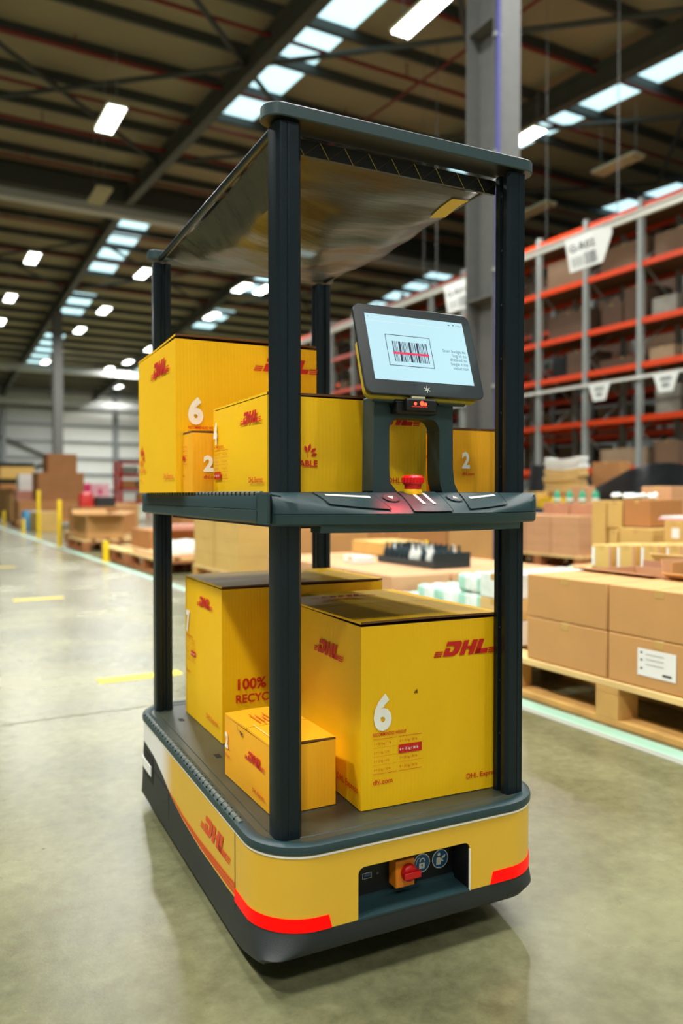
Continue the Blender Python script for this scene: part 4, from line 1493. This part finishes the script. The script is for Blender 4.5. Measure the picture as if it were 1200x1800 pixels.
for r_, zz in ((0, ZP), (1, ZP+.1665)):
    for c_ in range(2):
        nm = (('lower left', 'lower right'), ('upper left', 'upper right'))[r_][c_]
        ex = lbl if (r_, c_) == (0, 1) else (glyph if (r_, c_) == (1, 1) else None)
        add_ = ', with a white label' if ex is lbl else ''
        carton(2.14, ys[c_+1]+.004, ys[c_]-.004, zz+.001, zz+.1655, .30, 'cb_a', '%s plain brown carton of the stack on the nearest pallet%s' % (nm, add_), extra=ex)
# rear open cartons on the same pallet
def open_carton(X, y0, y1, z0, z1, dx, m_, label, flaps=((0, 20), (1, 35), (2, 25), (3, 15)), fl=.12):
    r = empty('open_carton', (X, y0, z0)); tag(r, label, 'carton')
    D = y1-y0; H = z1-z0; t = .006
    b = MB()
    b.box(0, dx, 0, t, 0, H, m_).box(0, dx, D-t, D, 0, H, m_).box(0, t, t, D-t, 0, H, m_).box(dx-t, dx, t, D-t, 0, H, m_).box(0, dx, 0, D, 0, t, m_)
    b.box(t, dx-t, t, D-t, H*.6, H*.62, 'cb_dark')
    b.build('carton_body', r)
    for s_, ang in flaps:
        b = MB()
        a = math.radians(ang); c, q = math.cos(a)*fl, math.sin(a)*fl
        if s_ == 0: pts = [(0, 0, H), (0, D, H), (-c, D, H+q), (-c, 0, H+q)]
        elif s_ == 1: pts = [(dx, 0, H), (dx, D, H), (dx+c, D, H+q), (dx+c, 0, H+q)]
        elif s_ == 2: pts = [(0, 0, H), (dx, 0, H), (dx, -c, H+q), (0, -c, H+q)]
        else: pts = [(0, D, H), (dx, D, H), (dx, D+c, H+q), (0, D+c, H+q)]
        b.add(pts, [(0, 1, 2, 3)], m_); b.build('carton_flap', r, solid=.005)
    return r
open_carton(2.46, 1.95, 2.34, ZP+.001, .492, .30, 'cb_g', 'open topped carton behind the upper left plain carton on the nearest pallet', ((0, 12), (2, 100)), .07)
open_carton(2.46, 1.52, 1.92, ZP+.001, .492, .30, 'cb_a', 'open topped carton with curled flaps behind the upper right plain carton', ((0, 25), (3, 95)), .06)
open_carton(2.77, 1.55, 2.30, ZP+.001, .48, .19, 'cb_f', 'shallow open carton at the rear of the nearest pallet', ((0, 92),), .04)

# white cartons stack behind the right post
pallet(2.13, 2.51, 2.70, .9, 'narrow timber pallet behind the right front robot post')
for i, (h0, h1, mm_, la) in enumerate(((.158, .262, 'label_white', 'white carton at the bottom of the low stack just right of the right post'),
                                       (.264, .355, 'cb_e', 'kraft carton in the middle of the low stack just right of the right post'),
                                       (.357, .462, 'wrap_white', 'white wrapped pack on top of the low stack just right of the right post'))):
    carton(2.2, 2.515, 2.695, h0, h1, .5, mm_, la)

# mint bottle packs
pallet(2.33, 2.73, 3.76, .95, 'timber pallet carrying the white and mint shrink-wrapped packs')
def wrapped_pack(X, y, z, m_, lab, W=.26, D=.34, H=.085):
    b = MB()
    nx, ny = 3, 4
    for i in range(nx):
        for j in range(ny):
            T = Matrix.Translation((W*(i+.5)/nx, D*(j+.5)/ny, 0))
            b.lathe([(.036, 0), (.044, .006), (.044, H*.8), (.036, H*.97), (.010, H)], m_ if (i+j) % 2 else 'wrap_white', T, 12)
    b.box(.008, W-.008, .008, D-.008, .004, H*.93, 'wrap_white').box(.006, W-.006, D*.3, D*.55, .003, H*.94, m_)
    o = b.build('shrink_wrapped_pack', bevel=.012); o.location = (X, y, z)
    return tag(o, lab, 'pack')
wp = [(x, y, l) for l in (0, 1) for y in (2.74, 3.085, 3.43) for x in (2.36, 2.63, 2.90) if not (l == 1 and y > 3.4)]+[(x, 2.74, 2) for x in (2.36, 2.63, 2.90)]
LN = ('bottom', 'middle', 'top')
for i, (x, y, l) in enumerate(wp):
    wrapped_pack(x, y, .158+.0875*l, 'wrap_mint', 'white and mint shrink-wrapped bottle pack on the %s layer behind the large carton' % LN[l])['group'] = 'mint packs on the %s layer' % LN[l]

# low brown cartons carrying the dark bottles
pallet(2.45, 3.80, 5.62, 1.3, 'timber pallet under the low brown cartons behind the robot', 'wood_red')
k_ = 0
for (x, w_) in ((2.47, .42), (2.90, .42), (3.33, .42)):
    for (y0, y1) in ((3.81, 4.40), (4.41, 5.0), (5.01, 5.6)):
        carton(x, y0, y1, .158, .325, w_-.01, 'cb_g', 'low brown carton in the layer under the dark bottles', 'low brown cartons under the dark bottles')
br = empty('bottle_tray', (2.95, 4.06, .3275)); tag(br, 'long dark tray of bottles standing on the low brown cartons', 'tray')
MB().box(-.02, .27, -.02, .66, 0, .012, 'bottle_dark').box(-.02, .27, -.02, -.012, .012, .10, 'bottle_dark').box(-.02, .27, .652, .66, .012, .045, 'bottle_dark').box(-.02, -.012, -.012, .652, .012, .045, 'bottle_dark').box(.262, .27, -.012, .652, .012, .045, 'bottle_dark').build('tray', br)
rb_ = random.Random(4)
proto = {}
for kind, mm_ in (('d', 'bottle_dark'), ('w', 'bottle_white')):
    b = MB().lathe([(.024, 0), (.027, .004), (.026, .06), (.014, .09), (.008, .105), (.008, .118), (.010, .119), (.010, .128)], mm_, None, 12)
    b.lathe([(.0275, .02), (.0275, .05)], 'bottle_white' if kind == 'w' else 'bottle_dark', None, 12)
    proto[kind] = b
first = {}
for i in range(4):
    for j in range(10):
        kd = 'w' if rb_.random() < .2 else 'd'
        if kd not in first:
            o = proto[kd].build('bottle'); first[kd] = o
        else:
            o = first[kd].copy(); COL.objects.link(o)
        o.location = (2.95+.03+.062*i, 4.06+.03+.0645*j, .340)
        tag(o, ('white' if kd == 'w' else 'dark')+' bottle standing in the tray behind the lower deck', 'bottle', ('white' if kd == 'w' else 'dark')+' bottles in the tray')
carton(2.70, 4.62, 4.80, .327, .375, .14, 'label_white', 'small white box lying left of the dark bottle tray')
b = MB().lathe([(.05, 0), (.045, .02), (.01, .12), (.004, .13)], 'bollard', None, 10)
o = b.build('yellow_cone_bag'); o.location = (3.45, 4.86, .3265); tag(o, 'small yellow cone standing behind the bottle tray', 'cone')
carton(3.2, 5.1, 5.55, .3265, .43, .4, 'cb_b', 'kraft carton behind the bottle tray, below the console')
# big stacks behind the robot
pallet(2.35, 5.92, 7.05, 1.1, 'timber pallet under the tall carton stack seen behind the near post')
for (x, la) in ((2.36, 'front'), (2.90, 'rear')):
    for (y0, y1, lb) in ((5.94, 6.48, 'near'), (6.50, 7.03, 'far')):
        for l, (z0, z1) in enumerate(((.158, .42), (.421, .66), (.661, .80))):
            carton(x, y0, y1, z0, z1, .53, 'cb_b' if la == 'front' else 'cb_a', 'large tan carton in the %s tier of the tall stack behind the near post' % ('bottom', 'middle', 'top')[l], 'tan cartons in the %s tier behind the near post' % ('bottom', 'middle', 'top')[l], style=1)
pallet(3.9, 5.9, 7.1, 1.1, 'timber pallet farther right behind the robot under brown cartons', 'wood_red')
for i, (x, y0, z0, z1) in enumerate(((3.92, 5.95, .158, .46), (3.92, 6.5, .158, .46), (3.92, 5.95, .461, .70), (4.48, 5.95, .158, .55), (4.48, 6.5, .158, .6))):
    carton(x, y0, y0+.53, z0, z1, .54, ('cb_c', 'cb_a')[i % 2], 'brown carton in the block seen under the middle of the console', 'brown cartons under the console middle')
carton_px(5.1, 735, 925, 785, 962, .5, 'cb_b', 'kraft carton between the console and the dark bottles', z0=0)
b = MB().box(0, .06, 0, .06, 0, .9, 'navy').box(-.03, .09, -.03, .09, 0, .02, 'navy')
o = b.build('blue_post'); o.location = (5.75, 6.95, 0); tag(o, 'short dark blue post left of the big column foot', 'post')
# right hand mid-ground
pallet(6.1, 5.85, 7.15, .62, 'timber pallet under the pair-stacked cartons right of the right post', 'wood_red')
n = 0
for (y0, y1) in ((5.9, 6.3), (6.31, 6.71), (6.72, 7.12)):
    for (z0, z1) in ((.158, .37), (.371, .575)):
        n += 1
        carton(6.12, y0, y1, z0, z1, .55, 'cb_g', 'light brown carton in the %s row on the pallet right of the right post' % ('lower' if z0 < .2 else 'upper'), 'light brown cartons in the %s row' % ('lower' if z0 < .2 else 'upper'), style=1)
for i in range(2):
    carton(6.45, 5.95+.42*i, 6.35+.42*i, .5755, .71, .22, 'cb_f', 'reddish carton on top of the light brown cartons, below the green bottles', 'reddish cartons below the green bottles')
for i in range(4):
    b = MB().lathe([(.035, 0), (.04, .01), (.04, .09), (.02, .12), (.015, .14)], 'green', None, 12).lathe([(.041, .02), (.041, .05)], 'bottle_white', None, 12)
    o = b.build('green_bottle'); o.location = (6.52+.0*i, 6.05+.19*i, .7115); tag(o, 'green bottle in the row on the reddish cartons', 'bottle', 'green bottles on the reddish cartons')
b = MB()
b.lathe([(.02, -.035), (.06, -.035), (.065, -.03), (.065, .03), (.06, .035), (.02, .035)], 'bollard', Matrix.Rotation(PI/2, 4, 'Y'), 20)
o = b.build('tape_roll'); o.location = (3.95, 3.55, .2995); tag(o, 'yellow tape roll standing between the carton stacks at the right', 'tape roll')
carton(3.8, 3.36, 3.72, .0, .235, .5, 'cb_d', 'brown carton under the yellow tape roll')
RS = [
 (4.6, 1040, 880, 1064, 972, 'cb_b', 'tall kraft carton at the left end of the right hand block', .35),
 (4.6, 1067, 880, 1093, 928, 'cb_b', 'kraft carton with white bags heaped on it, left one of the pair', .35),
 (4.6, 1096, 878, 1142, 926, 'cb_c', 'dark brown square carton right of the kraft pair', .35),
 (4.5, 1070, 931, 1084, 978, 'cb_b', 'narrow kraft carton in the middle tier of the right hand block', .5),
 (4.5, 1088, 929, 1146, 957, 'cb_b', 'wide kraft carton in the middle tier below the dark brown one', .5),
 (4.97, 1127, 855, 1178, 928, 'cb_g', 'tall tan carton with yellow tape at the right of the block', .5),
]
for X, a, t_, c_, bt, mm_, la, dx in RS:
    carton_px(X, a, t_, c_, bt, dx, mm_, la)
b = MB()
for i in range(30):
    T = Matrix.Translation((rnd.uniform(0, .28), rnd.uniform(0, .26), rnd.uniform(0, .025))) @ Matrix.Rotation(rnd.uniform(0, 3), 4, 'Z')
    b.lathe([(.005, -.01), (.022, -.006), (.026, 0), (.016, .014), (.004, .02)], 'wrap_white', T, 8)
p = at_px(1090, 879, 4.6)
o = b.build('white_bags'); o.location = (4.63, p.y-.11, p.z+.014); tag(o, 'heap of small white bags on the kraft cartons', 'bags', None, 'stuff')
# supports under the block
pallet(4.45, 3.3, 4.5, 1.1, 'timber pallet under the right hand carton block')
def wl(b, W, D, H):
    T = frame((0, D, 0), (0, -1, 0), (0, 0, 1), .002)
    b.rect(D*.02, H*.1, D*.16, H*.9, 'label_white', T).rect(D*.9, 0, D*.99, H, 'rose', T)
px_ = [(1040, 1074), (1084, 1115), (1126, 1160), (1171, 1199)]
for i, (a, c_) in enumerate(px_):
    carton_px(3.3, a, 958, c_, 996, .35, 'cb_b', ('leftmost', 'second', 'third', 'rightmost')[i]+' carton with a white end label in the row behind the nearest pallet', z0=.4015, extra=wl)
open_carton(3.03, 1.75, 2.45, .301, .50, .22, 'cb_e', 'long shallow open tray box in front of the labelled row', ((0, 40),), .05)
pallet(2.99, 1.3, 2.50, .28, 'slim timber pallet under the long shallow tray box', z=0)
carton(3.01, 1.5, 2.48, .158, .299, .26, 'cb_c', 'brown carton under the long shallow tray box')
pallet(3.3, 1.6, 3.28, 1.0, 'timber pallet behind the nearest one, under the labelled row')
for i in range(5):
    carton(3.31, 1.62+.33*i, 1.94+.33*i, .158, .40, .4, 'cb_a', 'plain carton stacked under the labelled row', 'plain cartons under the labelled row')
def sl(b, W, D, H):
    T = frame((0, D, 0), (0, -1, 0), (0, 0, 1), .002)
    b.rect(D*.42, H*.25, D*.85, H*.7, 'label_white', T)
carton_px(4.35, 1167, 916, 1199, 956, .4, 'cb_b', 'kraft carton with a white square label at the right edge', extra=sl)
b = MB().box(0, .2, 0, .22, 0, .012, 'pink_pale').box(.0, .18, .02, .2, .012, .025, 'label_white')
p = at_px(1185, 915, 4.35); o = b.build('paper_stack'); o.location = (4.37, p.y-.08, p.z+.002); tag(o, 'pink and white papers on the kraft carton at the right edge', 'papers')
carton(4.35, 2.75, 3.28, .0, at_px(1183, 956, 4.35).z-.002, .4, 'cb_d', 'dark brown carton supporting the labelled kraft carton at the right edge')

# black wrapped stacks and paper bundles
def lump(X, y0, dx, dy, h, m_, label, cat, z=0.0, seed=1, slump=0.0, name='wrapped_stack'):
    r_ = random.Random(seed); b = MB(); n = 28; loops = []
    nl = 10
    for k in range(nl+1):
        t = k/nl; L = []
        s_ = (1-.12*t**3)
        for i in range(n):
            a = 2*PI*i/n
            c, q = math.cos(a), math.sin(a)
            e = .5
            x = math.copysign(abs(c)**e, c)*dx/2*s_; y = math.copysign(abs(q)**e, q)*dy/2*s_
            j = r_.uniform(-.015, .015)
            zz = h*t
            if slump: zz = h*t*(1-slump*(.5+y/dy))
            L.append((x*(1+j)+dx/2, y*(1+j)+dy/2, zz+ (r_.uniform(-.015, .015) if 0 < k else 0)))
        loops.append(L)
    b.loft(loops, m_, smooth=True)
    o = b.build(name); o.location = (X, y0, z); return tag(o, label, cat)
for X, pl, pr, yt, lab, sl_ in ((7.6, 917, 953, 818, 'black stretch-wrapped stack right beside the right post', 0), (7.6, 1020, 1135, 815, 'long slumped black wrapped load right of the paper bundles', -.35)):
    a = at_px(pl, yt, X); c = at_px(pr, yt, X)
    lump(X, c.y, 1.0, a.y-c.y, a.z, 'wrap_black', lab, 'wrapped load', seed=pl, slump=0.0 if not sl_ else .3)
a = at_px(957, 805, 7.2); c = at_px(1017, 805, 7.2)
nb = 9; zb_ = at_px(985, 866, 7.2).z
for i in range(nb):
    z0 = zb_+(a.z-zb_)*i/nb
    b = MB(); g = (a.z-zb_)/nb
    ny = 8; dy = a.y-c.y
    lo_ = []; hi = []
    loops = []
    for j in range(ny+1):
        u = j/ny; dip = .03*(1-(2*u-1)**2)*(i/nb)
        y = dy*u+rnd.uniform(-.004, .004)
        loops.append([(0, y, -dip+.01), (.16, y, -dip+.01), (.16, y, g-dip), (0, y, g-dip)])
    b.loft(loops, 'label_white' if i > 5 else 'cb_e', smooth=False)
    o = b.build('paper_bundle'); o.location = (7.2+rnd.uniform(-.02, .02), c.y+rnd.uniform(-.02, .02), z0)
    tag(o, ('white' if i > 5 else 'cream')+' paper bundle in the leaning pile between the black wrapped loads', 'paper bundle', ('white' if i > 5 else 'cream')+' bundles in the paper pile')
carton(7.15, c.y-.05, a.y+.05, .0, zb_, .35, 'cb_c', 'brown carton carrying the pile of paper bundles')
pa = at_px(917, 890, 6.85); pc = at_px(968, 890, 6.85); LY = pa.y-pc.y
b = MB().box(0, .28, 0, LY, 0, .10, 'navy')
for i in range(3): b.box(0, .28, (LY-.1)*i/2, (LY-.1)*i/2+.1, -.12, 0, 'navy')
o = b.build('blue_pallet'); o.location = (6.85, pc.y, pa.z-.12); tag(o, 'dark blue pallet edge right of the right post', 'pallet')
carton(6.86, pc.y, pa.y, .0, pa.z-.245, .26, 'cb_d', 'dark brown carton block beneath the blue pallet')
carton_px(6.87, 920, 865, 942, 888, .2, 'cb_b', 'tan carton on the blue pallet', z0=pa.z-.018)
b = MB().box(0, .24, 0, .22, 0, .12, 'bollard').box(.02, .22, .02, .20, .12, .13, 'paint_yellow'); p = at_px(957, 868, 6.87); o = b.build('yellow_tray'); o.location = (6.87, pc.y+.01, pa.z-.018); tag(o, 'flat yellow tray left of the paper pile foot', 'tray')
lump(8.9, 7.1, .9, 1.1, 1.10, 'wrap_grey', 'clear wrapped grey load under the orange beam at the right', 'wrapped load', seed=5)
carton_px(8.65, 1040, 812, 1090, 835, .2, 'cb_c', 'brown carton behind the slumped black load', z0=0)
lump(9.85, 8.3, 1.1, 2.6, 1.05, 'wrap_black', 'wide black wrapped load standing behind the slumped one', 'wrapped load', seed=9)
lump(6.3, 4.6, .9, 1.1, .72, 'cb_d', 'brown sack shaped load behind the dark brown square carton', 'load', seed=12)
carton_px(7.0, 1003, 855, 1035, 885, .1, 'cb_g', 'light brown carton behind the green bottles', z0=0)

# ------------------------------------------------------------------ left aisle side
def bollard(y, h, lab, x=2.12):
    b = MB().lathe([(.036, 0), (.036, h-.02), (.030, h-.005), (.015, h)], 'bollard', None, 14).lathe([(.06, 0), (.06, .012)], 'bollard', None, 14)
    o = b.build('bollard'); o.location = (x, y, 0); tag(o, lab, 'bollard')
bollard(12.65, .72, 'tall yellow bollard nearest in the aisle line', 2.10)
bollard(15.2, .88, 'tall yellow bollard farther up the aisle line', 2.16)
bollard(9.5, .25, 'short yellow bollard beside the low pallets', 2.10)
bollard(17.2, .3, 'short yellow bollard behind the two tall ones', 2.15)
bollard(21.2, .4, 'faraway yellow bollard near the left edge', 2.2)
pallet(2.2, 7.65, 8.85, 1.1, 'reddish timber pallet directly left of the rear left post', 'wood_red', 'cb_e')
pallet(2.2, 9.0, 10.2, 1.1, 'reddish timber pallet beyond the low one left of the post', 'wood_red')
pallet(2.2, 11.4, 12.6, .9, 'timber pallet under the big open carton', 'wood_red')
b = MB().box(0, .9, 0, 1.1, 0, .02, 'cb_g').box(.05, .85, .05, .9, .02, .03, 'cb_e')
o = b.build('cardboard_sheet'); o.location = (2.25, 7.7, .158); tag(o, 'flat cardboard sheets on the pallet left of the rear left post', 'cardboard')
lump(2.35, 7.75, .4, .5, .12, 'wrap_white', 'white bag lying on the flat cardboard sheets', 'bag', z=.19, seed=21)
open_carton(2.28, 11.5, 12.5, .158, .50, .52, 'cb_a', 'big open carton with spread flaps beside the yellow bollards', ((0, 8), (1, 14), (2, 2), (3, 20)), .2)
carton(2.5, 9.05, 9.9, .158, .38, .8, 'cb_c', 'low brown carton between the big open carton and the rear left post')
carton(2.7, 8.9, 9.4, .381, .44, .5, 'rose', 'flat rose coloured carton left of the rear left post')
carton(3.32, 9.1, 9.88, .0, .62, .7, 'cb_b', 'kraft carton behind the low carton left of the rear left post')
carton(3.4, 9.3, 9.7, .621, .70, .3, 'label_white', 'white pack on the kraft carton left of the rear left post')
pallet(2.45, 13.1, 14.3, 1.2, 'timber pallet under the brown stack behind the bollards', 'wood_red')
pallet(2.4, 20.3, 21.7, 1.6, 'timber pallet under the far brown tower behind the bollards', 'wood_red')
far = [(2.5, 13.15, 1.0, .158, .60, .9, 'cb_c', 'brown carton standing between the two tall bollards'), (2.45, 20.4, 1.2, .158, .65, 1.5, 'cb_c', 'lowest and widest carton of the far brown tower'),
       (2.9, 20.5, 1.0, .653, 1.35, 1.1, 'cb_d', 'middle carton of the far brown tower'), (3.15, 20.6, .8, 1.353, 1.82, .7, 'cb_d', 'top carton of the far brown tower'),
       (2.5, 17.8, 1.1, 0, .42, .5, 'cb_b', 'low kraft carton left in front of the far brown tower'), (2.62, 22.3, .7, 0, .9, .6, 'rose', 'rose carton left of the far brown tower'),
       (2.7, 22.4, .5, .901, 1.35, .4, 'label_white', 'white bundle on the rose carton left of the tower'),
       (2.7, 24.2, 1.3, 0, .8, .9, 'cb_a', 'brown carton farther up the left side of the aisle'),
       (3.2, 16.0, 1.1, 0, .62, 1.0, 'cb_a', 'brown carton right of the far tower, behind the open carton'), (4.6, 11.3, 1.1, 0, .74, 1.0, 'cb_b', 'kraft carton behind the big open carton'),
       (3.5, 11.0, .8, 0, .50, .9, 'cb_c', 'brown carton directly behind the spread flaps of the open carton'), (4.06, 8.3, 1.2, 0, .62, 1.0, 'cb_a', 'brown carton seen between the rear left post and the tall tan stack'),
       (3.0, 7.1, .25, .42, .56, .2, 'cb_f', 'small rose brown carton beside the pink bottle'),
       (4.1, 21.8, 1.2, 0, .70, .9, 'cb_b', 'kraft carton under the pink box')]
for X, y0, D, z0, z1, dx, mm_, la in far:
    carton(X, y0, y0+D, z0, z1, dx, mm_, la, style=1)
carton(2.95, 7.08, 7.6, .0, .419, .6, 'cb_g', 'light carton under the pink bottle behind the rear left post')
b = MB().lathe([(.035, 0), (.038, .01), (.038, .10), (.016, .125)], 'pink_pale', None, 12).lathe([(.017, .124), (.017, .15)], 'navy', None, 12)
o = b.build('pink_bottle'); o.location = (3.12, 7.5, .4195); tag(o, 'pink bottle with a dark cap behind the rear left post', 'bottle')
b = MB().box(0, .3, 0, .5, 0, .40, 'pink').box(.305, .8, 0, .5, 0, .40, 'pink_pale').box(.5, .6, -.004, 0, .1, .25, 'pink')
o = b.build('pink_display_box'); o.location = (4.15, 21.9, .702); tag(o, 'bright pink and pale pink box right of the far brown tower', 'box')
b = MB().box(0, .3, 0, .3, 0, .15, 'plastic_dark').box(.02, .28, .02, .28, .15, .16, 'black')
o = b.build('dark_bin'); o.location = (2.8, 13.3, .602); tag(o, 'dark grey bin behind the big open carton', 'bin')
# small red shelving unit
sh_ = empty('red_shelving', (6.2, 26.0, 0)); tag(sh_, 'small red shelving unit beside the big yellow carton at the left', 'shelving')
for (x, y) in ((0, 0), (1.1, 0), (0, .7), (1.1, .7)):
    MB().box(x, x+.09, y, y+.09, 0, 1.9, 'red_plastic').build('shelf_post', sh_)
for z in (.5, .95, 1.4, 1.83):
    MB().box(0, 1.19, 0, .79, z, z+.07, 'red_plastic').build('shelf_board', sh_)
for i, z in enumerate((.57, 1.02, 1.47)):
    for j in range(2):
        carton(6.32+.5*j, 26.05, 26.7, z+.002, z+.26, .42, ('label_white', 'cb_c', 'wrap_grey')[(i+j) % 3], 'small item box on the %s shelf of the red unit' % ('lower', 'middle', 'upper')[i], 'boxes on the %s red shelf' % ('lower', 'middle', 'upper')[i])
# odds and ends at the far left
lump(2.7, 16.9+1.6, .5, .8, .25, 'blue_plastic', 'pale blue bag in front of the far cartons at the left', 'bag', z=.95, seed=31) if False else None
o = lump(2.35, 18.95, .5, .55, .42, 'blue_plastic', 'pale blue bag on the floor by the far cartons at the left', 'bag', seed=31)
o = lump(2.52, 13.2, .22, .3, .22, 'red_plastic', 'small red bundle behind the tall near bollard', 'bundle', z=.603, seed=33)
carton(3.0, 26.5, 30, 0, 1.0, 1.5, 'cb_c', 'long brown carton row far up the aisle at the left edge', style=1)
b = MB().box(0, 1.2, 0, 9, 1.9, 2.02, 'black').box(0, 1.2, 0, 9, 1.2, 1.32, 'black').box(0, 1.2, 0, 9, 1.4, 1.85, 'cb_b').box(0, 1.2, 0, 9, 0, 1.2, 'cb_c')
o = b.build('conveyor_stack'); o.location = (3.2, 32, 0); tag(o, 'long dark banded conveyor far back at the left edge', 'conveyor')
